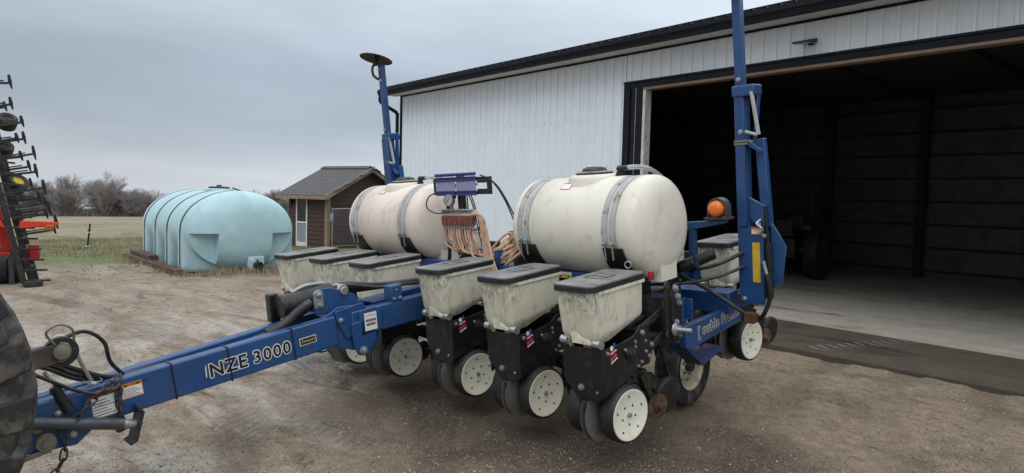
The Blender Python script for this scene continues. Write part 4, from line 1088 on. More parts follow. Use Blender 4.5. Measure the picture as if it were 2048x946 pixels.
# drive plate with roller chain
dpn = B().prism([(1.03, .70), (1.15, .70), (1.165, .80), (1.165, 1.10), (1.14, 1.13), (1.06, 1.13), (1.03, 1.08)], (2.225, 0, 0), (0, 1, 0), (0, 0, 1), (.012, 0, 0))
dpo = part('drive_plate', dpn, BLACK, bevel=.003)
for y_, z_, s_ in ((1.07, 1.10, 1.9), (1.10, 1.035, 1.9), (1.12, .985, 1.6), (1.08, .85, 1.4), (1.12, .80, 1.2), (1.12, .74, 1.2)): bolt(dpo, (2.2375, y_, z_), '+x', s_)
part('drive_shaft', B().cyl((2.235, 1.05, .80), (2.36, 1.08, .795), .02).lathe([(.048, 0), (.048, .014), (.03, .02), (.02, .03)], (2.237, 1.05, .80), (1, 0, 0), 18).cyl((2.237, 1.13, .775), (2.30, 1.14, .77), .016), GALV, dpo)
ch = B()
for k in range(26):
    for y_ in (.985, 1.025):
        z_ = .76 + k * .0148; ch.box((2.205 if k % 2 else 2.209, y_ - .007, z_), (2.223 if k % 2 else 2.219, y_ + .007, z_ + .013))
part('roller_chain', ch, CHAIN, dpo, bevel=0)
part('sprocket', B().lathe([(.012, -.008), (.036, -.008), (.036, .008), (.012, .008)], (2.213, 1.005, .77), (1, 0, 0), 14).lathe([(.012, -.008), (.034, -.008), (.034, .008), (.012, .008)], (2.213, 1.005, 1.13), (1, 0, 0), 14), CHAIN, dpo)
# clutter behind: transmission boxes, hoses under the tanks
part('seed_drive_box', B().box((1.45, 1.33, .62), (1.85, 1.72, .98)), BLACK2)
part('seed_drive_box', B().box((-1.85, 1.33, .62), (-1.45, 1.72, .98)), BLACK2)
part('drive_shaft_hex', B().cyl((-2.1, 1.40, .72), (2.2, 1.40, .72), .018, n=6), GALV, bevel=0)
part('lift_cylinder', B().cyl((1.45, 1.45, 1.0), (1.45, 2.0, .75), .045).cyl((-1.45, 1.45, 1.0), (-1.45, 2.0, .75), .045), BLACK)
part('air_box', B().box((-.55, 1.36, .70), (.55, 1.80, 1.05)), BLACK2, bevel=.02)

# ---- transport wheels
def transport_wheel(x_, sx):
    c = Vector((x_, 2.19, .115))
    prof = [(.20, -.075), (.24, -.088), (.30, -.10), (.335, -.096), (.352, -.075), (.356, -.07), (.348, -.066), (.348, -.03), (.356, -.026), (.356, -.012), (.348, -.008), (.348, .008), (.356, .012), (.356, .026), (.348, .03), (.348, .066), (.356, .07), (.352, .075), (.335, .096), (.30, .10), (.24, .088), (.20, .075)]
    t_ = obj('transport_wheel', B().lathe(prof, c, (1, 0, 0), 56, close=True), OLDRUB, pln, smooth=45)
    rm = B().lathe([(.212, .092), (.205, .078), (.185, .07), (.178, .03), (.172, -.06), (.205, -.09), (.16, -.06), (.14, .01), (.10, .035), (.06, .045), (0, .045)] if True else [], c, (sx, 0, 0), 44, cap=False)
    r_ = obj('rim', rm, RIMC, t_, smooth=50)
    obj('hub', B().lathe([(.045, .04), (.045, .085), (.035, .10), (0, .10)], c, (sx, 0, 0), 18), BLACK2, t_)
    for k in range(5):
        a = 2 * PI * k / 5; q = c + Vector((sx * .046, math.cos(a) * .075, math.sin(a) * .075)); bolt(t_, q, '+x' if sx > 0 else '-x', 1.2)
    return t_
transport_wheel(1.625, 1); transport_wheel(-1.625, -1)
for sx in (-1, 1):
    part('wheel_leg', B().beam((sx * 1.42, 1.95, .80), (sx * 1.42, 2.19, .115), .08, .12).cyl((sx * 1.38, 2.19, .115), (sx * 1.58, 2.19, .115), .035), BLUE)
part('tyre_scraper_post', B().beam((1.72, 1.62, .55), (1.74, 1.80, .05), .025, .03).cyl((1.66, 1.80, .10), (1.75, 1.80, .10), .02), BLACK2)

# ---- fertiliser tanks
def fert_tank(x0, x1, m_, near):
    yc, zc, R_ = 1.24, 1.525, .398
    prof = []; N_ = 12; D_ = .15
    for k in range(N_ + 1):
        t = k / N_; e = t; prof.append((R_ * max(.0, (1 - (1 - e) ** 2.6) ** (1 / 2.6)), x0 + D_ * t))
    L_ = x1 - x0
    s1, s2 = x0 + L_ * .155, x0 + L_ * .79
    for s_ in (s1, s2): prof += [(R_, s_ - .075), (R_ - .010, s_ - .065), (R_ - .010, s_ + .065), (R_, s_ + .075)]
    for k in range(N_, -1, -1):
        t = k / N_; prof.append((R_ * max(.0, (1 - (1 - t) ** 2.6) ** (1 / 2.6)), x1 - D_ * t))
    # flatter heads: pull in ends by a dome
    b = B().lathe(prof, (0, yc, zc), (1, 0, 0), 72)
    xm = (x0 + x1) / 2
    b.lathe([(.23, -.14), (.215, -.01), (.195, .018), (.16, .022), (0, .022)], (xm, yc, zc + R_), (0, 0, 1), 36)
    b.prism([(yc - .10, zc - R_ - .005), (yc + .12, zc - R_ - .005), (yc + .12, zc - R_ + .17), (yc - .10, zc - R_ + .17)], (x1 - .20, 0, 0), (0, 1, 0), (0, 0, 1), (.17, 0, 0))
    t_ = obj('fertiliser_tank', b, m_, pln, smooth=50)
    t_['label'] = 'cream fertiliser tank nearest the doorway' if near else 'pinkish-cream fertiliser tank on the far side of the hose tower'
    # seam
    obj('lid', B().lathe([(.150, 0), (.152, .014), (.135, .022), (.105, .024), (.09, .05), (.06, .052), (.055, .040), (0, .040)], (xm, yc, zc + R_ + .0225), (0, 0, 1), 30), LID, t_, smooth=30)
    obj('lid_grip', B().prism([(-.11, .02), (.11, .02), (.075, .058), (-.075, .058)], (xm, yc - .015, zc + R_ + .024), (1, 0, 0), (0, 0, 1), (0, .03, 0)), LID, t_, bevel=.004)
    for s_ in (s1, s2):
        for o_ in (-.034, .034):
            sb_ = B(); n_ = 48; w = .024; vs = []; fs = []
            for k in range(n_ + 1):
                a = math.radians(194 - 208 * k / n_)
                for rr, xx in ((R_ - .0095, -w), (R_ - .001, -w), (R_ - .001, w), (R_ - .0095, w)):
                    vs.append((s_ + o_ + xx, yc + rr * math.cos(a), zc + rr * math.sin(a)))
            for k in range(n_):
                for j in range(4): fs.append((k * 4 + j, k * 4 + (j + 1) % 4, k * 4 + 4 + (j + 1) % 4, k * 4 + 4 + j))
            obj('strap', sb_.add(vs, fs), STRAP, t_)
            for sg in (1,):
                a = math.radians(194); q = Vector((s_ + o_, yc + (R_ + .012) * math.cos(a), zc + (R_ + .012) * math.sin(a)))
                obj('strap_bolt', B().cyl(q + V(0, 0, .02), q - V(0, -.012, .11), .007, n=6).cyl(q + V(-.014, -.004, .012), q + V(.014, -.004, .012), .014, n=8), GALV, t_)
        sd_ = B(); vs = []; fs = []; n_ = 20
        for k in range(n_ + 1):
            t = k / n_; a = math.radians(197 + 146 * t); w = .088 + .022 * math.sin(PI * t)
            for rr, xx in ((R_ + .002, -w), (R_ + .016, -w), (R_ + .016, w), (R_ + .002, w)): vs.append((s_ + xx + .03 * (1 if k < 1 else 1), yc + rr * math.cos(a), zc + rr * math.sin(a)))
        for k in range(n_):
            for j in range(4): fs.append((k * 4 + j, k * 4 + (j + 1) % 4, k * 4 + 4 + (j + 1) % 4, k * 4 + 4 + j))
        fs += [(3, 2, 1, 0), tuple(n_ * 4 + j for j in range(4))]
        sd_.add(vs, fs)
        sd_.prism([(.90, 1.16), (1.58, 1.16), (1.50, 1.24), (1.24, 1.13), (.98, 1.24)], (s_ - .04, 0, 0), (0, 1, 0), (0, 0, 1), (.12, 0, 0))
        sd_.box((s_ - .06, .93, 1.13), (s_ + .08, 1.55, 1.161)); sd_.box((s_ - .05, 1.14, 1.001), (s_ + .07, 1.28, 1.13))
        obj('saddle', sd_, BLACK, t_, bevel=.003)
    q = V(xm - .06, yc, zc)
    a = math.radians(128)
    p = V(xm - .17, yc + (R_ + .0015) * math.cos(a), zc + (R_ + .0015) * math.sin(a)); un = V(1, 0, 0); wn_ = V(0, math.sin(a), -math.cos(a)); wn_ = V(0, -math.cos(a + PI / 2), -math.sin(a + PI / 2)) * 1
    up_ = V(0, math.sin(a), -math.cos(a)).normalized(); up_ = up_ if up_.z > 0 else -up_
    st = obj('sticker', B().prism([(0, 0), (.10, 0), (.10, .075), (0, .075)], p, un, up_, un.cross(up_) * .001), REDINK, t_, smooth=0)
    obj('sticker_face', B().prism([(.006, .006), (.094, .006), (.094, .062), (.006, .062)], p + un.cross(up_) * .0011, un, up_, un.cross(up_) * .001), WHITE if near else m_, t_, smooth=0)
    vt = V(xm + .235, yc + .02, zc + R_ - .015)
    obj('vent_elbow', B().cyl(vt, vt + V(0, 0, .04), .033).cyl(vt + V(0, 0, .04), vt + V(0, 0, .07), .024).ball(vt + V(0, 0, .07), .028).cyl(vt + V(0, 0, .07), vt + V(.06, .02, .075), .022), BLACK, t_)
    obj('clear_hose', B().tube([vt + V(.05, .02, .075), vt + V(.12, .08, .075), vt + V(.17, .20, .04), vt + V(.19, .36, -.08), vt + V(.18, .44, -.35), vt + V(.17, .43, -.7)], .019, 8), CLEAR, t_)
    return t_
NT = fert_tank(.76, 2.12, TANK, True)
FT = fert_tank(-1.80, -.45, TANK2, False)
# rail in front of the tanks
rl = part('tank_rail', B().box((.28, 1.00, 1.108), (1.62, 1.06, 1.168)).box((.40, 1.061, 1.02), (.46, 1.12, 1.108)).box((1.2, 1.061, 1.02), (1.26, 1.12, 1.108)), BLUE, bevel=.005)
part('rail_clip', B().box((.46, .985, 1.169), (.50, 1.07, 1.31)).box((.28, .985, 1.169), (.31, 1.07, 1.25)), BLUE)
plate('warning_label', WHITE, rl, (1.18, .9995, 1.145), (1, 0, 0), (0, 0, 1), .16, .02)
plate('warning_band', YELLOW, rl, (1.18, .9992, 1.115), (1, 0, 0), (0, 0, 1), .16, .029)
for k, xx in enumerate((1.215, 1.30)): plate('warning_mark', BLKINK, rl, (xx, .9970, 1.122), (1, 0, 0), (0, 0, 1), .014 if k == 0 else .014, .014)
part('tank_rail', B().box((-1.62, 1.00, 1.108), (-.28, 1.06, 1.168)), BLUE, bevel=.005)
part('red_reflector', B().box((2.185, .81, 1.20), (2.215, .85, 1.265)), RED, bevel=.006)
part('lynch_ring', B().lathe([(.024 + .005 * math.cos(a), .005 * math.sin(a)) for a in [2 * PI * k / 8 for k in range(8)]], (1.99, .86, 1.29), (.4, -.9, .1), 20, close=True), GALV, bevel=0)

TAN2 = mat('hose_brown', (.27, .155, .10), .4, var=.2, vs=5)
# ---- nozzle tower
tw = part('hose_tower_post', B().box((-.03, 1.02, 1.0), (.03, 1.08, 1.99)), BLACK)
tw['label'] = 'black post with blue flow tubes, pressure gauge and tan hoses between the tanks'
pn = B().box((-.36, 1.008, 1.815), (.46, 1.019, 1.845)).box((-.36, 1.008, 1.945), (.46, 1.019, 1.975)).box((-.36, 1.008, 1.8455), (-.30, 1.019, 1.9445)).box((.40, 1.008, 1.8455), (.46, 1.019, 1.9445)).box((.27, 1.008, 1.92), (.40, 1.019, 1.9445)).box((.27, 1.008, 1.8455), (.40, 1.019, 1.865)).box((-.30, 1.010, 1.90), (.27, 1.018, 1.915))
obj('flow_panel', pn, BLACK, tw, bevel=.002)
v0 = None
for k in range(24):
    xx = -.285 + k * .0232 + (.014 if k >= 12 else 0)
    if v0 is None:
        v0 = obj('flow_tube', B().lathe([(0, -.042), (.0088, -.042), (.0088, .042), (0, .042)], (0, 0, 0), (0, 0, 1), 8), VIAL, tw, loc=(xx, .992, 1.895))
        v1 = obj('tube_fitting', B().lathe([(0, .0425), (.0105, .0425), (.0105, .058), (.0085, .062), (.0085, .07), (.0105, .074), (.0105, .088), (0, .088)], (0, 0, 0), (0, 0, 1), 8), mat('fitting_blue', (.045, .05, .17), .3, var=.3, vs=30), tw, loc=(xx, .992, 1.895))
    else: same(v0, tw, (xx, .992, 1.895)); same(v1, tw, (xx, .992, 1.895))
    same(v1, tw, (xx, .992, 1.895), (PI, 0, 0))
vc = None
for k in range(12):
    xx = -.275 + k * .0464 + (.014 if k >= 6 else 0)
    if vc is None: vc = obj('tube_cap', B().cyl((-.018, 0, 0), (.018, 0, 0), .0165, n=10), mat('cap_blue', (.03, .045, .16), .35), tw, loc=(xx, .990, 2.005))
    else: same(vc, tw, (xx, .990, 2.005))
gc = V(-.085, .955, 1.765)
ga = obj('pressure_gauge', B().lathe([(0, -.03), (.055, -.03), (.058, .0), (.055, .010), (.048, .012), (.048, .006)], gc, (.25, -1, .05), 26).cyl(gc + V(.01, .02, -.05), gc + V(.01, .03, -.10), .018), GALV, tw)
obj('gauge_face', B().lathe([(.0, .0075), (.047, .0075)], gc, (.25, -1, .05), 24), GLASSG, tw)
gu = V(1, .25, 0).normalized()
obj('gauge_needle', B().beam(gc + V(0, -.0095, 0) - gu * .018 + V(.0, 0, -.02), gc + V(0, -.0095, 0) + gu * .02 + V(0, 0, .025), .004, .001, (0, 1, 0)), BLKINK, tw, bevel=0)
mf = obj('manifold', B().box((-.255, 1.0, 1.615), (.21, 1.04, 1.64)).cyl((-.26, 1.02, 1.50), (.215, 1.02, 1.50), .014), mat('manifold_cream', (.5, .45, .36), .5, var=.2), tw, bevel=.003)
for k in range(6):
    x0_ = -.25 + k * .076
    obj('sensor_block', B().box((x0_, .985, 1.525), (x0_ + .071, 1.028, 1.612)), REDBR, tw, bevel=.004)
fit = obj('hose_fitting', B().cyl((0, 0, 0), (0, 0, -.045), .011, n=8).cyl((0, 0, -.012), (0, 0, -.026), .014, n=6), GALV, tw, loc=(-.24, 1.005, 1.525))
fup = obj('hose_fitting', B().cyl((0, 0, 0), (0, -.006, .03), .012, n=8).ball((0, -.008, .03), .014, 8), GALV, tw, loc=(-.24, 1.005, 1.64))
hr = random.Random(15)
for k in range(12):
    xx = -.24 + k * .0385
    if k: same(fit, tw, (xx, 1.005, 1.525)); same(fup, tw, (xx, 1.005, 1.64))
    ex = .25 + k * .02 + hr.uniform(-.03, .03)
    sag = 1.30 - .008 * k
    if k < 3:
        pts = [(xx, 1.005, 1.485), (xx + .004, 1.0, 1.40), (xx + .03 + .04 * k, 1.0, 1.33), (xx + .16 + .05 * k, 1.02, 1.27), (xx + .34, 1.05, 1.24)]
    else:
        pts = [(xx, 1.005, 1.485), (xx + .008, .995, 1.43), (xx + .045, .985, 1.38 - .008 * (11 - k)), (xx + .13, .98 + hr.uniform(-.02, .02), sag + .02 + hr.uniform(-.02, .02)), (ex + .16, 1.08 + hr.uniform(-.06, .06), 1.25 + hr.uniform(-.02, .04)), (ex + .35, 1.25 + hr.uniform(-.1, .1), 1.34 + hr.uniform(-.05, .09)), (ex + .50, 1.5, 1.20)]
    obj('tan_hose', B().tube(pts, .0105, 8, 6), (TAN, TAN2)[k % 3 == 1], tw)
for k in range(6):
    o_ = k * .014
    pts = [(.215, 1.0 - .008 * k, 1.655 - .004 * k), (.25 + o_, .99, 1.66 - o_ * .6), (.30 + o_, .985, 1.58 - o_), (.325 + o_, .98, 1.42), (.37 + o_ * 1.4, .96, 1.22), (.46 + o_ * 1.6, .93, 1.07), (.55 + o_, .95, .98)]
    obj('tan_hose', B().tube(pts, .0125, 8, 6), TAN, tw)
obj('valve_bank', B().box((.18, 1.50, 1.02), (.70, 1.66, 1.36)), BLACK2, tw, bevel=.02)
for k in range(7): obj('valve_motor', B().cyl((.22 + k * .068, 1.46, 1.30 + .02 * (k % 2)), (.22 + k * .068, 1.46, 1.42 + .02 * (k % 3)), .024, n=12), BLACK, tw)
for k in range(14):
    xa = .20 + k * .035
    pts = [(xa - .08, 1.05 + hr.uniform(-.04, .04), 1.17 + hr.uniform(-.03, .04)), (xa + .04, 1.10 + hr.uniform(-.05, .05), 1.26 + hr.uniform(-.05, .05)), (xa + .13, 1.24 + hr.uniform(-.05, .05), 1.36 + hr.uniform(-.03, .06)), (xa + .16, 1.36 + hr.uniform(-.05, .05), 1.42 + hr.uniform(-.05, .04)), (.24 + k * .034, 1.45, 1.39)]
    obj('tan_hose', B().tube(pts, .0125, 8, 6), TAN, tw)
for k in range(13):
    a0 = hr.uniform(-.3, .3); xx = .30 + hr.uniform(0, .22)
    pts = [(xx, 1.12 + hr.uniform(-.1, .1), 1.22 + hr.uniform(-.03, .05)), (xx + .14, 1.25 + hr.uniform(-.1, .1), 1.33 + hr.uniform(-.06, .12)), (xx + .28, 1.42 + hr.uniform(-.1, .1), 1.38 + hr.uniform(-.05, .16)), (xx + .40, 1.62, 1.36 + hr.uniform(-.1, .12)), (xx + .40, 1.8, 1.15)]
    obj('tan_hose', B().tube(pts, .0125, 8, 5), TAN, tw)
for pts in ([(-.30, 1.0, 1.84), (-.40, .97, 1.80), (-.43, .96, 1.70), (-.30, .97, 1.64), (-.12, .99, 1.655)],
            [(.16, 1.0, 1.81), (.22, 1.0, 1.66), (.30, .98, 1.40), (.42, .96, 1.18), (.62, .93, 1.02)],
            [(.19, 1.0, 1.81), (.25, 1.0, 1.64), (.33, .98, 1.38), (.45, .96, 1.16), (.65, .93, 1.01)],
            [(.33, 1.0, 1.99), (.46, 1.02, 1.93), (.55, 1.08, 1.75), (.60, 1.15, 1.5), (.66, 1.2, 1.2)],
            [(.42, 1.0, 1.97), (.52, 1.03, 1.88), (.58, 1.1, 1.70), (.63, 1.18, 1.45), (.68, 1.22, 1.2)],
            [(.05, 1.02, 1.81), (.06, 1.03, 1.72), (.055, 1.03, 1.66)], [(.11, 1.02, 1.81), (.10, 1.03, 1.70), (.095, 1.03, 1.66)]):
    obj('thin_hose', B().tube(pts, .0065, 6, 6), HOSE, tw)
for pts in ([(-.03, .99, 1.80), (-.12, .99, 1.76), (-.20, 1.04, 1.70), (-.25, 1.06, 1.5), (-.24, 1.05, 1.25), (-.28, 1.03, 1.02)], [(-.05, 1.1, 1.3), (-.15, 1.08, 1.15), (-.25, 1.06, 1.0)]):
    obj('feed_hose', B().tube(pts, .02 if len(pts) > 4 else .012, 8, 6), HOSE, tw)
obj('red_valve', B().box((.58, 1.5, 1.46), (.64, 1.56, 1.53)), RED, tw, bevel=.008)
obj('valve_body', B().cyl((.64, 1.52, 1.42), (.68, 1.52, 1.55), .028).box((.5, 1.45, 1.38), (.72, 1.6, 1.45)), BLACK2, tw, bevel=.005)

# ---- tongue
nb = B().beam((.115, -2.46, .768), (.150, -.50, .872), .095, .235)
nbo = part('tongue_beam', nb, BLUE, bevel=.012)
part('tongue_beam', B().beam((-.02, -2.40, .768), (-.15, -.50, .872), .09, .235), BLUE, bevel=.012)
BD = Vector((.035, 1.96, .104)).normalized(); BN = Vector((BD.y, -BD.x, 0)).normalized(); BU = BN.cross(BD)
def on_beam(y_, z_off):
    t = (y_ + 2.46) / 1.96; return Vector((.115 + .035 * t, y_, .768 + .104 * t)) + BN * .048 + Vector((0, 0, z_off))
outlined('lettering', 'NZE', .130, nbo, on_beam(-1.475, -.050), BD, BU, .003, .0095, 1.10)
outlined('lettering', '3000', .122, nbo, on_beam(-1.17, -.048), BD, BU, .003, .0095, 1.22)
obj('lettering_remnant', B().prism([(0, 0), (.008, .01), (.012, .09), (.004, .07)], on_beam(-1.50, -.045) + BN * .0008, BD, BU, BN * .001), WHITE, nbo, smooth=0)
pt = obj('dealer_plate', B().prism([(0, 0), (.135, 0), (.135, .056), (0, .056)], on_beam(-.815, -.030), BD, BU, BN * .001), WHITE, nbo, smooth=0)
obj('dealer_plate_face', B().prism([(.005, .005), (.130, .005), (.130, .051), (.005, .051)], on_beam(-.815, -.030) + BN * .0012, BD, BU, BN * .001), BLKINK, nbo, smooth=0)
lettering('dealer_lettering', "Sweatt's", .034, GOLD, nbo, on_beam(-.803, -.010) + BN * .0023, BD, BU, shear=.2, lift=.001)
for (y_, z_, w_, h_) in ((-2.185, -.085, .155, .170), (-2.005, -.018, .125, .095)):
    q = on_beam(y_, z_)
    obj('warning_sticker', B().prism([(0, 0), (w_, 0), (w_, h_), (0, h_)], q, BD, BU, BN * .001), ORANGE, nbo, smooth=0)
    obj('warning_sticker_face', B().prism([(.005, .005), (w_ - .005, .005), (w_ - .005, h_ * .76), (.005, h_ * .76)], q + BN * .0012, BD, BU, BN * .001), WHITE, nbo, smooth=0)
    lettering('warning_lettering', 'WARNING', h_ * .20 if h_ > .12 else h_ * .27, BLKINK, nbo, q + BD * (w_ * .24) + BU * (h_ * .80) + BN * .002, BD, BU, lift=.0005)
    for xx in (.02, w_ - .035): obj('warning_triangle', B().prism([(xx, h_ * .79), (xx + .022, h_ * .79), (xx + .011, h_ * .96)], q + BN * .0012, BD, BU, BN * .001), BLKINK, nbo, smooth=0)
    for k in range(6):
        obj('printed_line', B().prism([(.012, h_ * (.10 + .105 * k)), (w_ * (.9 - .12 * (k % 3)), h_ * (.10 + .105 * k)), (w_ * (.9 - .12 * (k % 3)), h_ * (.125 + .105 * k)), (.012, h_ * (.125 + .105 * k))], q + BN * .0023, BD, BU, BN * .0006), BLKINK, nbo, smooth=0)
for y_ in (-1.70, -1.335, -.865):
    t = (y_ + 2.46) / 1.96; c = Vector((.115 + .035 * t, y_, .768 + .104 * t))
    a, b_ = .051, .122
    loop = [c + BN * a + BU * b_, c + BN * a - BU * b_, c - BN * a - BU * b_, c - BN * a + BU * b_, c + BN * a + BU * b_]
    obj('cable_tie', B().tube(loop, .0045, 5, 1), BLKINK, pln)
# hitch end plates
part('hitch_plate', B().prism([(-2.62, .62), (-2.27, .585), (-2.17, .66), (-2.17, .88), (-2.45, .885), (-2.62, .80)], (.165, 0, 0), (0, 1, 0), (0, 0, 1), (.016, 0, 0)).box((-.07, -2.62, .66), (.163, -2.42, .84)), BLUE, bevel=.005)
for y_, z_ in ((-2.50, .70), (-2.28, .655), (-2.34, .80)): bolt(pln, (.1815, y_, z_), '+x', 1.3)
part('hitch_roller', B().lathe([(.018, 0), (.055, 0), (.055, .012), (.04, .018), (.05, .026), (.05, .034), (.022, .036), (.022, .05), (0, .05)], (.182, -2.42, .655), (1, 0, 0), 22), mat('worn_steel', (.2, .18, .15), .5, .6), bevel=0)
part('hitch_pin_boss', B().cyl((.182, -2.45, .745), (.20, -2.45, .745), .03), mat('worn_steel', (.2, .18, .15), .5, .6))
part('red_knob', B().lathe([(.02, -.03), (.034, -.02), (.03, -.008), (.036, 0), (.03, .012), (.02, .03)], (.2, -2.545, .655), (0, 1, .2), 8), RED, bevel=0)
part('drawbar_strap', B().beam((.20, -2.62, .585), (.20, -2.40, .610), .02, .03), mat('worn_steel', (.2, .18, .15), .5, .6))
# stowed parking jack
jk = part('parking_jack', B().cyl((.22, -2.60, .838), (.22, -2.03, .643), .036, n=18), GREYT, bevel=0)
obj('jack_inner_tube', B().cyl((.22, -2.03, .643), (.22, -1.955, .617), .029, n=16), GALV, jk)
jd = Vector((0, .95, -.325)).normalized(); ju = Vector((0, .325, .95)).normalized()
jp = Vector((.22, -1.955, .617))
obj('jack_foot', B().prism([(-.11, -.035), (-.085, -.01), (.085, -.01), (.11, -.035), (.118, -.03), (.09, .006), (-.09, .006), (-.118, -.03)], jp + V(-.075, 0, 0), ju, jd, (.15, 0, 0)), RUST if False else BLACK2, jk, bevel=.003)
part('jack_handle', B().cyl((.19, -2.38, 1.06), (.19, -2.30, .90), .011, n=8), GALV, bevel=0)
part('handle_grip', B().cyl((.19, -2.345, .965), (.19, -2.285, .80), .027, r1=.031, n=14).lathe([(.02, -.006), (.036, -.006), (.036, .006), (.02, .006)], (.19, -2.337, .943), (0, .34, -.94), 14), HOSE, bevel=0)
# hinge between tongue halves
part('tongue_hinge', B().prism([(-.56, .76), (-.30, .655), (-.16, .63), (-.10, .72), (-.12, .90), (-.30, 1.035), (-.46, 1.05), (-.60, .985)], (.150, 0, 0), (0, 1, 0), (0, 0, 1), (.022, 0, 0)).prism([(-.56, .76), (-.30, .655), (-.16, .63), (-.10, .72), (-.12, .90), (-.30, 1.035), (-.46, 1.05), (-.60, .985)], (-.21, 0, 0), (0, 1, 0), (0, 0, 1), (.022, 0, 0)).box((-.187, -.50, .78), (.149, -.38, .96)), BLUE, bevel=.006)
part('hinge_cheek', B().prism([(-.50, 1.02), (-.24, 1.05), (-.22, .99), (-.35, .80), (-.42, .79), (-.49, .94)], (.1735, 0, 0), (0, 1, 0), (0, 0, 1), (.016, 0, 0)), BLUE, bevel=.004)
part('hinge_lug', B().prism([(-.38, .90), (-.27, .91), (-.16, .90), (-.17, .72), (-.27, .62), (-.34, .635), (-.37, .72)], (.190, 0, 0), (0, 1, 0), (0, 0, 1), (.024, 0, 0)), BLUE, bevel=.005)
bolt(pln, (.2145, -.295, .668), '+x', 2.3); bolt(pln, (.190, -.46, .945), '+x', 1.4)
rtb = B().beam((.145, -.36, .885), (.145, 1.12, .905), .10, .21)
rto = part('tongue_rear_beam', rtb, BLUE, bevel=.012)
part('tongue_rear_beam', B().beam((-.185, -.36, .885), (-.185, 1.12, .905), .10, .21), BLUE, bevel=.012)
part('reinforcing_plate', B().prism([(-.30, .775), (-.10, .80), (-.08, .965), (-.16, 1.0), (-.30, .985)], (.196, 0, 0), (0, 1, 0), (0, 0, 1), (.018, 0, 0)), BLUE, bevel=.006)
q = V(.2145, -.262, .815); uy, uz = V(0, 1, .0), V(0, 0, 1)
obj('chart_sticker', B().prism([(0, 0), (.115, 0), (.115, .145), (0, .145)], q, uy, uz, (.001, 0, 0)), WHITE, rto, smooth=0)
lettering('chart_heading', 'interplant', .026, REDINK, rto, q + V(.0012, .006, .115), uy, uz, lift=.0005)
for r_ in range(2):
    for k in range(8 - r_):
        obj('chart_mark', B().prism([(0, 0), (.0085, 0), (.0085, .022), (0, .022)], q + V(.0012, .010 + k * .0123 + r_ * .006, .07 - r_ * .032), uy, uz, (.0008, 0, 0)), BLKINK, rto, smooth=0)
part('hose_clamp', B().box((.094, .02, .99), (.197, .14, 1.13)), BLUE, bevel=.01)
bolt(pln, (.1975, .05, 1.02), '+x', 1.0); bolt(pln, (.1975, .11, 1.02), '+x', 1.0); bolt(pln, (.1975, .08, 1.09), '+x', .7)
# big fold cylinder with its lugs
hc = part('fold_cylinder', B().cyl((-.05, -.83, 1.10), (-.03, -.40, 1.135), .086, n=28).lathe([(.05, -.03), (.092, -.03), (.092, .0), (.05, .0)], (-.05, -.80, 1.103), (.05, 1, .08), 28), BLACK, bevel=.004)
obj('cylinder_rod', B().cyl((-.03, -.40, 1.135), (.0, .9, 1.06), .028, n=14), BLACK, hc)
obj('cylinder_end', B().box((-.22, -.86, .97), (-.145, -.78, 1.19)), BLACK, hc, bevel=.008)
obj('hose_union', B().tube([(-.06, -.72, 1.19), (-.06, -.60, 1.225), (-.05, -.45, 1.22)], .016, 8, 5), GALV, hc)
part('cylinder_lug', B().prism([(-.62, 1.02), (-.40, .98), (-.22, 1.02), (-.26, 1.11), (-.46, 1.20), (-.58, 1.21), (-.63, 1.17)], (.085, 0, 0), (0, 1, 0), (0, 0, 1), (.02, 0, 0)), BLUE, bevel=.006)
lk = part('lug_lock_plate', B().prism([(-.625, 1.06), (-.545, 1.06), (-.545, 1.185), (-.565, 1.20), (-.605, 1.20), (-.625, 1.185)], (.1055, 0, 0), (0, 1, 0), (0, 0, 1), (.01, 0, 0)), GALV, bevel=.004)
bolt(lk, (.116, -.585, 1.165), '+x', 1.7); bolt(lk, (.116, -.585, 1.085), '+x', 1.2)
part('pivot_boss', B().cyl((-.02, -.36, 1.155), (.10, -.36, 1.155), .052).cyl((.1005, -.36, 1.155), (.125, -.36, 1.155), .035), GALV)
part('tongue_cap_plate', B().box((-.12, -.10, 1.0), (.10, .20, 1.012)).box((-.05, -.24, .99), (-.02, -.19, 1.16)), BLUE, bevel=.003)
part('hose_elbow_cover', B().tube([(.02, -.98, .93), (.03, -.86, .97), (.04, -.72, 1.06), (.05, -.62, 1.10)], .042, 10, 5), HOSE, bevel=0)
# hoses along the tongue
for k in range(5):
    o_ = (k - 2) * .028
    pts = [(o_ + .02, .95, 1.06 + .01 * (k % 2)), (o_ + .03, .4, 1.08 + .012 * (k % 3)), (o_ + .03, .0, 1.12 + .02 * (k % 2)), (o_ + .01, -.35, 1.19), (o_ - .02, -.62, 1.21 - .02 * k)]
    if k < 3: pts = pts[:4] + [(o_ + .02, -.60, 1.06), (o_ + .03, -.85, .965), (.045 + o_ * .4, -1.2, .915), (.045 + o_ * .4, -1.7, .90), (.06 + o_ * .4, -2.0, .905), (.08, -2.2, .95 + .03 * k), (.12, -2.38, 1.08 + .03 * k), (.2, -2.62, 1.17 + .02 * k)]
    obj('hydraulic_hose', B().tube(pts, .0135, 8, 6), HOSE, pln)
obj('hydraulic_hose', B().tube([(.06, -1.95, .90), (.12, -2.03, 1.02), (.16, -2.06, 1.16), (.18, -2.16, 1.25), (.2, -2.30, 1.22), (.2, -2.42, 1.15)], .012, 8, 6), HOSE, pln)
obj('hydraulic_hose', B().tube([(.10, -1.98, .92), (.20, -2.02, .88), (.22, -2.12, .86), (.2, -2.25, .92), (.21, -2.35, 1.0), (.22, -2.48, 1.1), (.2, -2.6, 1.15)], .011, 8, 6), HOSE, pln)
obj('tether_wire', B().tube([(.05, -1.78, .885), (.10, -1.9, .91), (.12, -2.1, .90), (.13, -2.2, .94)], .004, 5, 5), GALV, pln)
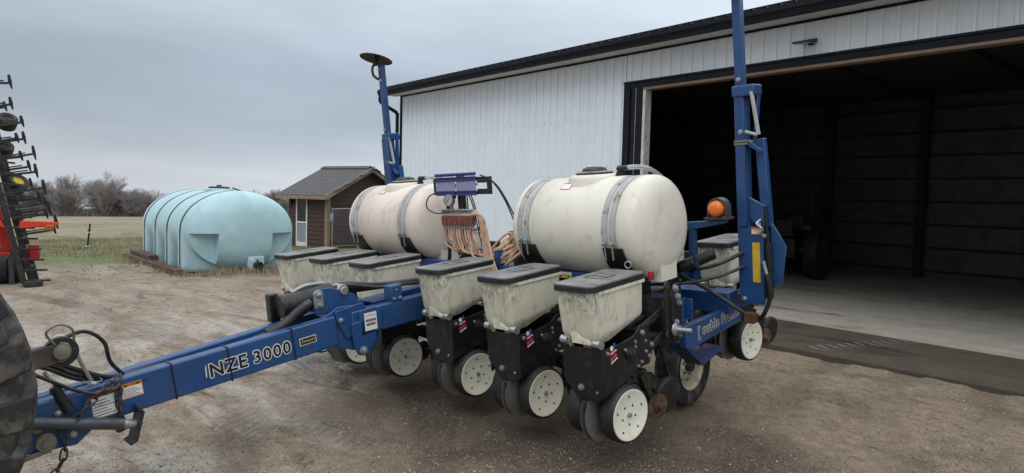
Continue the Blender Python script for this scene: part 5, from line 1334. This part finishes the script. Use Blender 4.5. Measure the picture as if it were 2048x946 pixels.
pin = part('hitch_pin', B().tube([(.10, -2.13, .895), (.10, -2.17, 1.02), (.10, -2.225, 1.20), (.10, -2.265, 1.235), (.10, -2.31, 1.215), (.10, -2.33, 1.17)], .0115, 8, 5), GALV, bevel=0)
obj('pin_collar', B().lathe([(.012, 0), (.034, 0), (.034, .012), (.02, .02), (.012, .03)], (.10, -2.132, .888), (0, 0, 1), 16), GALV, pin)
obj('pin_ring', B().lathe([(.05 + .003 * math.cos(a), .003 * math.sin(a)) for a in [2 * PI * k / 6 for k in range(6)]], (.10, -2.132, .93), (.1, .2, 1), 24, close=True), GALV, pin)
# safety chain: every link its own ring
lkb = B(); P_ = []
for k in range(21):
    a = 2 * PI * k / 20
    P_.append((.018 * math.cos(a), 0, .028 * math.sin(a) + (.010 if math.sin(a) > 0 else -.010)))
lkb.tube(P_, .0058, 6, 1)
LINK = obj('chain_link', lkb, CHAIN); COL.objects.unlink(LINK)
def chain(name, pts, lab=None):
    P = []
    dense = []
    t_ = B(); Q = [Vector(p) for p in pts]
    for i in range(len(Q) - 1):
        a, b_, c, d = Q[max(0, i - 1)], Q[i], Q[i + 1], Q[min(len(Q) - 1, i + 2)]
        for k in range(20):
            t = k / 20; dense.append(.5 * ((2 * b_) + (c - a) * t + (2 * a - 5 * b_ + 4 * c - d) * t * t + (3 * b_ - a - 3 * c + d) * t ** 3))
    dense.append(Q[-1])
    root = bpy.data.objects.new(name, None); COL.objects.link(root); root.parent = pln
    acc = 0; k = 0
    for i in range(1, len(dense)):
        acc += (dense[i] - dense[i - 1]).length
        if acc >= .056:
            acc = 0; o = LINK.copy(); COL.objects.link(o); o.parent = root
            d = (dense[i] - dense[i - 1]).normalized()
            rq = d.to_track_quat('Z', 'Y'); o.rotation_mode = 'QUATERNION'
            from mathutils import Quaternion
            o.rotation_quaternion = rq @ Quaternion((0, 0, 1), (PI / 2) * (k % 2) + .6); o.location = dense[i]; k += 1
chain('safety_chain', [(.17, -1.99, .94), (.19, -2.03, .80), (.20, -2.03, .69), (.19, -2.03, .64)])
chain('safety_chain', [(.17, -1.99, .95), (.22, -2.08, .90), (.23, -2.18, .83), (.24, -2.27, .76), (.22, -2.33, .72), (.22, -2.34, .60), (.22, -2.38, .50), (.22, -2.47, .42), (.22, -2.56, .47), (.2, -2.6, .56)])
part('chain_hook', B().tube([(.19, -2.03, .645), (.20, -2.06, .63), (.20, -2.05, .60), (.19, -2.0, .61)], .013, 8, 5), RUST, bevel=0)

# ---- row markers
def marker(xm, far):
    y_ = 1.90; s_ = -1 if far else 1
    rt0 = B()
    # lower bracket: two cheeks and front plate
    rt0.box((xm - .02, y_ - .01, .84), (xm + .18, y_ + .012, 1.46))
    rt0.prism([(y_ + .0125, .86), (y_ + .10, .92), (y_ + .12, 1.40), (y_ + .0125, 1.55)], (xm + .165, 0, 0), (0, 1, 0), (0, 0, 1), (.015, 0, 0))
    rt0.prism([(y_ + .0125, .80), (y_ + .16, .80), (y_ + .16, 1.50), (y_ + .0125, 1.58)], (xm - .035, 0, 0), (0, 1, 0), (0, 0, 1), (.0145, 0, 0))
    rt0.prism([(xm + .215, .98), (xm + .30, 1.03), (xm + .335, 1.30), (xm + .27, 1.42), (xm + .215, 1.50)], (0, y_ + .05, 0), (1, 0, 0), (0, 0, 1), (0, .018, 0))
    rt0.prism([(xm + .12, 1.46), (xm + .19, 1.46), (xm + .20, 1.62), (xm + .0, 1.72), (xm + .0, 1.62)], (0, y_ + .012, 0), (1, 0, 0), (0, 0, 1), (0, .03, 0))
    r0 = part('marker_bracket', rt0, BLUE, bevel=.005)
    r0['label'] = ('blue folded row marker with black disc, beyond the far tank' if far else 'tall blue folded row marker beside the doorway')
    obj('marker_tube', B().box((xm - .018, y_ - .03, 1.46) if not far else (xm - .02, y_ - .06, .9), (xm + .062, y_ + .009, 2.53) if not far else (xm + .11, y_ + .05, 2.50)).beam((xm + .03, y_ + .05, .86), (xm + .025, y_ + .05, 2.50), .07, .07, (0, 1, 0)), BLUE, r0, bevel=.008)
    obj('marker_strut', B().beam((xm + .19, y_ + .07, 1.45), (xm + .145, y_ + .07, 2.14), .075, .06, (0, 1, 0)).beam((xm + .10, y_ + .07, 2.13), (xm + .14, y_ + .07, 2.50), .02, .05, (0, 1, 0)), BLUE, r0, bevel=.006)
    obj('marker_collar', B().box((xm - .028, y_ - .045, 2.47), (xm + .150, y_ + .11, 2.555)), BLUE, r0, bevel=.01)
    obj('marker_extension', B().beam((xm + .02, y_ + .02, 2.52), (xm + .005, y_ + .02, 3.43), .068, .068, (0, 1, 0)), BLUE, r0, bevel=.006)
    obj('latch_rod', B().beam((xm + .13, y_ - .04, 2.5), (xm + .175, y_ - .03, 2.17), .022, .02, (0, 1, 0)).cyl((xm + .08, y_ - .05, 2.20), (xm + .17, y_ - .05, 2.17), .012, n=8), STRAP, r0, bevel=0)
    obj('strap_wrap', B().box((xm - .024, y_ - .036, 2.10), (xm + .084, y_ + .095, 2.115)).box((xm - .024, y_ - .036, 2.12), (xm + .084, y_ + .095, 2.137)), mat('webbing', (.2, .17, .13), .8), r0, bevel=.003)
    obj('marker_gusset', B().prism([(xm + .085, 2.09), (xm + .18, 2.03), (xm + .18, 2.06), (xm + .085, 2.13)], (0, y_ - .02, 0), (1, 0, 0), (0, 0, 1), (0, .09, 0)), BLUE, r0, bevel=.003)
    obj('marker_cylinder', B().cyl((xm + .215, y_ + .02, .90), (xm + .205, y_ + .02, 1.33), .028, n=12).cyl((xm + .205, y_ + .02, 1.33), (xm + .19, y_ + .02, 1.62), .014, n=10), BLACK, r0, bevel=0)
    obj('reflector_strip', B().box((xm + .095, y_ - .0135, 1.02), (xm + .155, y_ - .0105, 1.335)), YELLOW, r0, smooth=0)
    plate('warning_label', ORANGE, r0, (xm + .09, y_ - .0105, 1.40), (1, 0, 0), (0, 0, 1), .08, .05)
    plate('warning_label_face', WHITE, r0, (xm + .094, y_ - .0128, 1.404), (1, 0, 0), (0, 0, 1), .072, .03)
    for zz, xx in ((1.39, .19), (1.48, .15), (.88, .02), (2.6, .02), (2.20, .04)): bolt(r0, (xm + xx, y_ - .011 if zz < 2 else y_ - .046 if zz < 2.5 else y_ - .018, zz), '-y', 1.3)
    bolt(r0, (xm + .01, y_ - .017, 3.36), '-y', 1.5); bolt(r0, (xm + .015, y_ - .017, 3.22), '-y', 1.5)
    obj('lynch_pin', B().tube([(xm + .17, y_ - .02, 1.52), (xm + .15, y_ - .05, 1.49), (xm + .19, y_ - .06, 1.46), (xm + .20, y_ - .05, 1.43), (xm + .17, y_ - .04, 1.42)], .008, 6, 5), GALV, r0)
    # marker blade on top
    c = Vector((xm - .02, y_ - .03, 3.50)); ax = Vector((.03, .30, 1)).normalized()
    obj('marker_disc', B().lathe([(0, .028), (.06, .026), (.14, .014), (.205, -.006), (.207, -.010), (.14, .008), (.06, .018), (0, .02)], c, ax, 44), mat('marker_disc_black', (.018, .018, .019), .5, .3, var=.25), r0, smooth=40)
    obj('disc_spindle', B().cyl(c - ax * .09, c + ax * .03, .03).tube([(xm - .03, y_ - .02, 3.44), (xm - .07, y_ - .06, 3.40), (xm - .07, y_ - .06, 3.30), (xm - .01, y_ - .03, 3.24)], .016, 8, 5), BLACK2, r0)
    return r0
marker(2.36, False); marker(-2.36, True)
# hoses by the near marker
for pts, r_ in (([(1.55, 1.55, 1.12), (1.95, 1.62, 1.12), (2.2, 1.70, 1.16), (2.36, 1.86, 1.24), (2.42, 2.02, 1.28)], .016),
                ([(1.60, 1.40, 1.02), (2.0, 1.55, 1.03), (2.25, 1.72, 1.08), (2.42, 1.95, 1.16)], .014),
                ([(1.95, 1.62, 1.10), (2.15, 1.75, .95), (2.33, 1.82, .82), (2.42, 1.85, .76)], .016),
                ([(2.55, 1.86, 1.18), (2.59, 1.85, 1.05), (2.60, 1.86, .92), (2.56, 1.86, .80), (2.5, 1.9, .72)], .018),
                ([(2.2, 1.75, .98), (2.05, 1.9, .93), (1.98, 1.95, .80), (2.0, 1.95, .7)], .010)):
    obj('hydraulic_hose', B().tube(pts, r_, 8, 6), HOSE, pln)
part('hose_end_block', B().box((2.41, 1.80, .70), (2.49, 1.88, .78)), RUST, bevel=.006)
part('hose_elbow', B().cyl((2.56, 1.84, 1.20), (2.585, 1.84, 1.10), .014), GALV, bevel=0)
part('ball_valve', B().cyl((1.78, 1.62, 1.16), (2.02, 1.58, 1.16), .042).cyl((2.0, 1.58, 1.16), (2.10, 1.62, 1.20), .05).cyl((2.12, 1.63, 1.21), (2.24, 1.68, 1.27), .045).cyl((1.86, 1.6, 1.16), (1.86, 1.6, 1.26), .02), BLACK)
part('valve_handle', B().beam((1.83, 1.57, 1.285), (2.0, 1.60, 1.255), .035, .018).cyl((1.86, 1.58, 1.24), (1.86, 1.58, 1.29), .014), YELLOW, bevel=.004)
# beacon on its bracket
bk = part('beacon_bracket', B().beam((2.02, 1.72, 1.0), (2.04, 1.72, 1.475), .05, .05, (0, 1, 0)).prism([(2.0, 1.51), (2.33, 1.53), (2.33, 1.505), (2.10, 1.46), (2.0, 1.44)], (0, 1.69, 0), (1, 0, 0), (0, 0, 1), (0, .06, 0)), BLUE, bevel=.004)
bc = V(2.26, 1.71, 1.622)
obj('beacon_base', B().box((2.17, 1.65, 1.532), (2.37, 1.78, 1.553)), BLACK2, bk, bevel=.004)
obj('beacon_hood', B().prism([(.082 * math.cos(a), .082 * math.sin(a)) for a in [PI * k / 14 for k in range(15)]] + [(-.082, -.07), (-.07, -.07), (-.07, 0)] + [(.070 * math.cos(a), .070 * math.sin(a)) for a in [PI - PI * k / 14 for k in range(15)]] + [(.07, -.07), (.082, -.07)], bc + V(0, -.01, 0), (1, 0, 0), (0, 0, 1), (0, .08, 0)), GREYT, bk)
obj('beacon_lens', B().lathe([(.066, .04), (.066, .0), (.060, -.03), (.042, -.045), (.02, -.05), (0, -.05)], bc + V(-.005, 0, -.004), (0, 1, 0), 24), AMBER, bk)
bk['label'] = 'amber beacon in a dark hood on a blue arm'

# ================================================================== TRACTOR AT THE LEFT EDGE
tyc = Vector((.80, -3.58, .93)); TR = .945
trc = empty('tractor', (tyc.x - .6, tyc.y, 0)); tag(trc, 'mud-caked rear tyre and lift arm of a tractor at the left edge', 'tractor')
oc = Vector((.6, 0, tyc.z))
tp_ = [(.50, -.20), (.62, -.235), (.78, -.255), (.86, -.25), (.885, -.20), (.895, -.1), (.898, 0), (.895, .1), (.885, .20), (.86, .25), (.78, .255), (.62, .235), (.50, .20)]
tyre = obj('rear_tyre', B().lathe(tp_, oc, (1, 0, 0), 72, close=True), OLDRUB, trc, smooth=40)
obj('rear_rim', B().lathe([(.50, .19), (.47, .15), (.45, .02), (.20, .05), (0, .05)], oc, (1, 0, 0), 40, cap=False), mat('rim_grey', (.3, .28, .25), .5, .3), trc, smooth=50)
lg = B()
# one lug: from the centre line sweeping to the shoulder and down the side
L0 = [(.0, .888, -.05), (.10, .888, .02), (.19, .880, .10), (.245, .862, .16), (.262, .79, .18), (.258, .70, .18)]
def lug_mesh(sx):
    b = B(); vs = []
    for (xx, rr, aa) in L0:
        w = .062 if xx < .2 else .075
        for dr in (0, .058 if xx < .25 else .022):
            for da in (-w, w * .9):
                a = aa + da / rr; R_ = rr + dr
                if xx >= .25: R_ = rr; xo = xx + dr
                else: xo = xx
                vs.append((sx * xo, R_ * math.sin(a), R_ * math.cos(a)))
    n_ = len(L0); fs = []
    for i in range(n_ - 1):
        a, c = i * 4, i * 4 + 4
        fs += [(a + 2, a + 3, c + 3, c + 2), (a, a + 2, c + 2, c), (a + 3, a + 1, c + 1, c + 3)]
    fs += [(0, 1, 3, 2), (n_ * 4 - 4, n_ * 4 - 2, n_ * 4 - 1, n_ * 4 - 3)]
    if sx < 0: fs = [tuple(reversed(f)) for f in fs]
    return b.add(vs, fs)
NL = 21
for sx in (1, -1):
    base = None
    for k in range(NL):
        a = 2 * PI * (k + (.5 if sx < 0 else 0)) / NL
        if base is None: base = obj('lug', lug_mesh(sx), OLDRUB, tyre, bevel=.010, smooth=30, loc=oc); base.rotation_euler = (a, 0, 0)
        else: same(base, tyre, oc, (a, 0, 0))
WS = mat('worn_steel', (.2, .18, .15), .5, .6)
def tl(v): return Vector(v) - Vector((trc.location.x, trc.location.y, 0))
obj('lift_arm', B().beam(tl((.34, -3.1, .84)), tl((.34, -2.45, .965)), .045, .115), mat('arm_mud', (.06, .052, .045), .7, var=.3, dirt=(.12, .1, .08), da=.45), trc, bevel=.01)
obj('arm_ball', B().lathe([(.02, -.036), (.04, -.032), (.05, 0), (.04, .032), (.02, .036)], tl((.36, -2.425, .972)), (1, -.1, .1), 20), WS, trc)
obj('arm_eye', B().lathe([(.055, -.02), (.085, -.02), (.085, .02), (.055, .02)], tl((.34, -2.425, .97)), (1, 0, 0), 20, close=True), BLACK2, trc)
obj('linch_pin', B().tube([tl(p) for p in ((.38, -2.46, 1.02), (.38, -2.50, 1.09), (.38, -2.44, 1.13), (.38, -2.38, 1.10), (.38, -2.37, 1.03))], .007, 6, 5), WS, trc)
obj('drawbar', B().box(tl((-.05, -3.3, .42)), tl((.07, -2.55, .47))), BLACK2, trc, bevel=.006)
obj('axle', B().cyl((-.6, 0, tyc.z), (.6, 0, tyc.z), .14), BLACK2, trc)

# ================================================================== FOLDED CULTIVATOR, FAR LEFT
cvp = at_z(40, 572); CX = cvp.x
cv = empty('folded_cultivator', (CX, cvp.y, 0)); tag(cv, 'red and black cultivator with folded-up tine wing at the left edge', 'cultivator')
def cp(px, py, dx=0.0): return at_x(px, py, CX + dx) - Vector((CX, cvp.y, 0))
def cpart(name, b, m_, **k): return obj(name, b, m_, cv, **k)
# wing rails leaning up to the left
for dx, off in ((.0, 0), (-.9, 10), (.25, -16)):
    cpart('wing_rail', B().beam(cp(64 + off, 566, dx), cp(-34 + off, 200, dx), .09, .09), BLACK2, bevel=.01)
for t in (.1, .26, .42, .6, .8):
    a = cp(64, 566, 0).lerp(cp(-34, 200, 0), t); b_ = cp(74, 566, -.9).lerp(cp(-24, 200, -.9), t)
    cpart('wing_cross_member', B().beam(a, b_, .07, .07), BLACK2, bevel=.008)
rungs = B()
tines = [(20, 164, -30, 166, 1.0), (22, 207, -28, 216, .9), (10, 213, -30, 218, .7), (44, 243, -5, 252, .8), (48, 276, -14, 288, .9), (34, 276, -14, 283, .7), (68, 306, -8, 320, 1.0), (42, 312, -5, 319, .7), (58, 332, 0, 342, .8), (72, 342, 2, 352, 1.0), (62, 368, 6, 378, .8), (88, 374, 10, 388, 1.0), (78, 394, 14, 404, .8), (98, 416, 24, 428, 1.0), (90, 404, 20, 418, .7), (112, 444, 36, 458, 1.0), (108, 458, 40, 470, .7), (92, 426, 24, 440, .8)]
for k, (tx_, ty_, rx_, ry_, s_) in enumerate(tines):
    dx = (-.5, .1, -.9, .25)[k % 4]
    a, b_ = cp(rx_, ry_, dx), cp(tx_ - 3, ty_ + 2, dx)
    tn = cpart('tine_arm', B().beam(a, b_, .038, .042).beam(a.lerp(b_, .15) + V(0, 0, .045), a.lerp(b_, .8) + V(0, 0, .045), .025, .025), BLACK2, bevel=.006)
    m1, m2, m3 = cp(tx_ - 3, ty_ - 15 * s_, dx), cp(tx_, ty_, dx), cp(tx_ + 4, ty_ + 14 * s_, dx)
    obj('tine_point', B().beam(m1, m2, .03, .04, (0, 1, 0), .04, .06).beam(m2, m3, .035, .055, (0, 1, 0), .02, .02), BLACK, tn, bevel=.006)
for (px_, py_, r_, m_) in ((14, 244, 17, RUBBER), (6, 299, 15, RUBBER), (32, 368, 25, RUBBER)):
    c = cp(px_, py_, -.3); e = cp(px_ + r_, py_, -.3); R_ = (e - c).length
    if R_ < .16: R_ = .16
    tw_ = cpart('gauge_wheel', B().lathe([(R_ * .5, -.09), (R_ * .8, -.12), (R_ * .97, -.10), (R_, -.05), (R_, .05), (R_ * .97, .10), (R_ * .8, .12), (R_ * .5, .09)], c, (.65, .12, .75) if r_ < 20 else (.6, .3, .6), 30, close=True), m_, smooth=45)
    obj('wheel_hub', B().lathe([(R_ * .55, .08), (R_ * .42, .10), (R_ * .3, .06), (0, .10)], c, (.65, .12, .75) if r_ < 20 else (.6, .3, .6), 20), BLACK2 if r_ < 20 else YELLOW, tw_)
for k in range(12):
    a = cp(70, 560, .26).lerp(cp(-10, 300, .26), k / 12)
    cpart('roller_tooth', B().beam(a - V(0, .16, 0), a + V(0, .24, -.02), .035, .035), BLACK2, bevel=.004)
cpart('red_frame', B().beam(cp(-30, 395, -.4), cp(22, 500, -.4), .18, .24).beam(cp(-40, 520, -.4), cp(38, 512, -.4), .2, .22), REDM, bevel=.02)
cpart('red_box', B().beam(cp(55, 505, -.6), cp(77, 504, -.6), .3, .32), REDM, bevel=.02)
cpart('red_box', B().beam(cp(-20, 440, -.2), cp(12, 452, -.2), .12, .10), ORNG, bevel=.015)
cpart('red_arm', B().prism([(0, 0), (.55, .03), (.62, .09), (.5, .12), (.02, .14)], cp(36, 456, .1), (0, 1, 0), (0, 0, 1), (.2, 0, 0)), mat('signal_red', (.62, .04, .015), .42), bevel=.015)
cpart('support_leg', B().beam(cp(20, 505, -.3), cp(24, 572, -.3), .10, .08), GREYT, bevel=.01)
for px_, py_ in ((30, 545), (8, 545)):
    c = cp(px_, py_, -.6); c.z = .36
    tw_ = cpart('transport_tyre', B().lathe([(.18, -.10), (.30, -.12), (.345, -.10), (.36, -.05), (.36, .05), (.345, .10), (.30, .12), (.18, .10)], c, (.35, 1, 0), 30, close=True), RUBBER, smooth=45)
    obj('rim', B().lathe([(.19, -.09), (.17, -.05), (.0, -.05)], c, (.35, 1, 0), 20), BLACK2, tw_)
cpart('amber_lamp', B().box(cp(98, 456, .3) - V(.05, .06, .06), cp(98, 456, .3) + V(.05, .07, .06)), mat('amber_dull', (.30, .09, .02), .35), bevel=.02)
cpart('hydraulic_line', B().tube([cp(5, 440, .2), cp(20, 470, .2), cp(25, 500, .2), cp(10, 520, .2)], .02, 6, 6), HOSE)
lw = cp(66, 566, .25)
cpart('skid_foot', B().box((lw.x - .15, lw.y - .14, 0), (lw.x + .1, lw.y + .14, .12)), BLACK2, bevel=.02)

# ================================================================== OLD TRACTOR INSIDE
p0 = at_z(1612, 562, .025); uu, vv = wallframe(p0.x, p0.y)
ot_ = empty('parked_tractor', bw(uu - .75, vv + .5, .025), WALL_YAW + .12); tag(ot_, 'dim red old tractor parked deep inside the shed', 'tractor')
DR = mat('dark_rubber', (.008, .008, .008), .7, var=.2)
for sx in (-1, 1):
    c = V(sx * .75, 0, .72)
    ty = obj('rear_tyre', B().lathe([(.36, -.13), (.55, -.16), (.66, -.16), (.69, -.12), (.69, .12), (.66, .16), (.55, .16), (.36, .13)], c, (1, 0, 0), 40, close=True), DR, ot_, smooth=40)
    for k in range(22):
        for s2 in (-1, 1):
            a = 2 * PI * (k + (.5 if s2 > 0 else 0)) / 22
            q0 = c + V(0, math.sin(a) * .70, math.cos(a) * .70); q1 = c + V(s2 * .15, math.sin(a - .17) * .69, math.cos(a - .17) * .69)
            obj('lug', B().beam(q0, q1, .05, .05, (0, math.sin(a), math.cos(a))), DR, ty)
    obj('rim', B().lathe([(.37, .11), (.33, .06), (0, .03)], c, (sx, 0, 0), 28), mat('rim_dark', (.03, .025, .022), .7), ty)
    c2 = V(sx * .35, 2.0, .33)
    ft = obj('front_tyre', B().lathe([(.18, -.06), (.28, -.08), (.33, -.05), (.33, .05), (.28, .08), (.18, .06)], c2, (1, 0, 0), 28, close=True), DR, ot_, smooth=40)
    obj('rim', B().lathe([(.18, .05), (.1, .02), (0, .02)], c2, (sx, 0, 0), 18), mat('rim_dark', (.03, .025, .022), .7), ft)
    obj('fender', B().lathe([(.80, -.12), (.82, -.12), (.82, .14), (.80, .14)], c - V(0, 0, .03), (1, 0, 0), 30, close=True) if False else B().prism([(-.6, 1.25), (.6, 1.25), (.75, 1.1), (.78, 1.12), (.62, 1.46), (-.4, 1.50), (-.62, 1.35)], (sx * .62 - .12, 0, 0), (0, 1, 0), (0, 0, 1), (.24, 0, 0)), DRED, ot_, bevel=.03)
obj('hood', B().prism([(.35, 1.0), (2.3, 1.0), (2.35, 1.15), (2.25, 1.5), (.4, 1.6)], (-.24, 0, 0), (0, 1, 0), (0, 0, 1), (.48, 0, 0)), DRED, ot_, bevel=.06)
obj('engine', B().box((-.2, .2, .5), (.2, 2.2, .995)).cyl((-.75, 0, .72), (.75, 0, .72), .11).box((-.3, -.35, .5), (.3, .4, 1.0)), BLACK2, ot_, bevel=.02)
obj('seat', B().box((-.24, -.35, 1.05), (.24, .05, 1.15)).prism([(-.40, 1.12), (-.32, 1.12), (-.36, 1.5), (-.43, 1.48)], (-.22, 0, 0), (0, 1, 0), (0, 0, 1), (.44, 0, 0)), BLACK2, ot_, bevel=.03)
obj('steering_wheel', B().lathe([(.19 + .014 * math.cos(a), .014 * math.sin(a)) for a in [2 * PI * k / 8 for k in range(8)]], (0, .35, 1.72), (0, -.5, 1), 26, close=True).cyl((0, .35, 1.72), (0, .5, 1.4), .02), BLACK2, ot_)
obj('exhaust_stack', B().cyl((.1, 1.3, 1.5), (.1, 1.3, 2.2), .035), BLACK2, ot_)
obj('tail_lamp', B().cyl((-.62, -.63, 1.2), (-.62, -.66, 1.2), .05), RED, ot_)
obj('headlamp', B().cyl((-.4, -.45, 1.62), (-.4, -.52, 1.62), .06), GALV, ot_)
obj('front_axle', B().box((-.35, 1.95, .28), (.35, 2.05, .4)).box((-.1, 1.9, .4), (.1, 2.1, .6)), BLACK2, ot_)
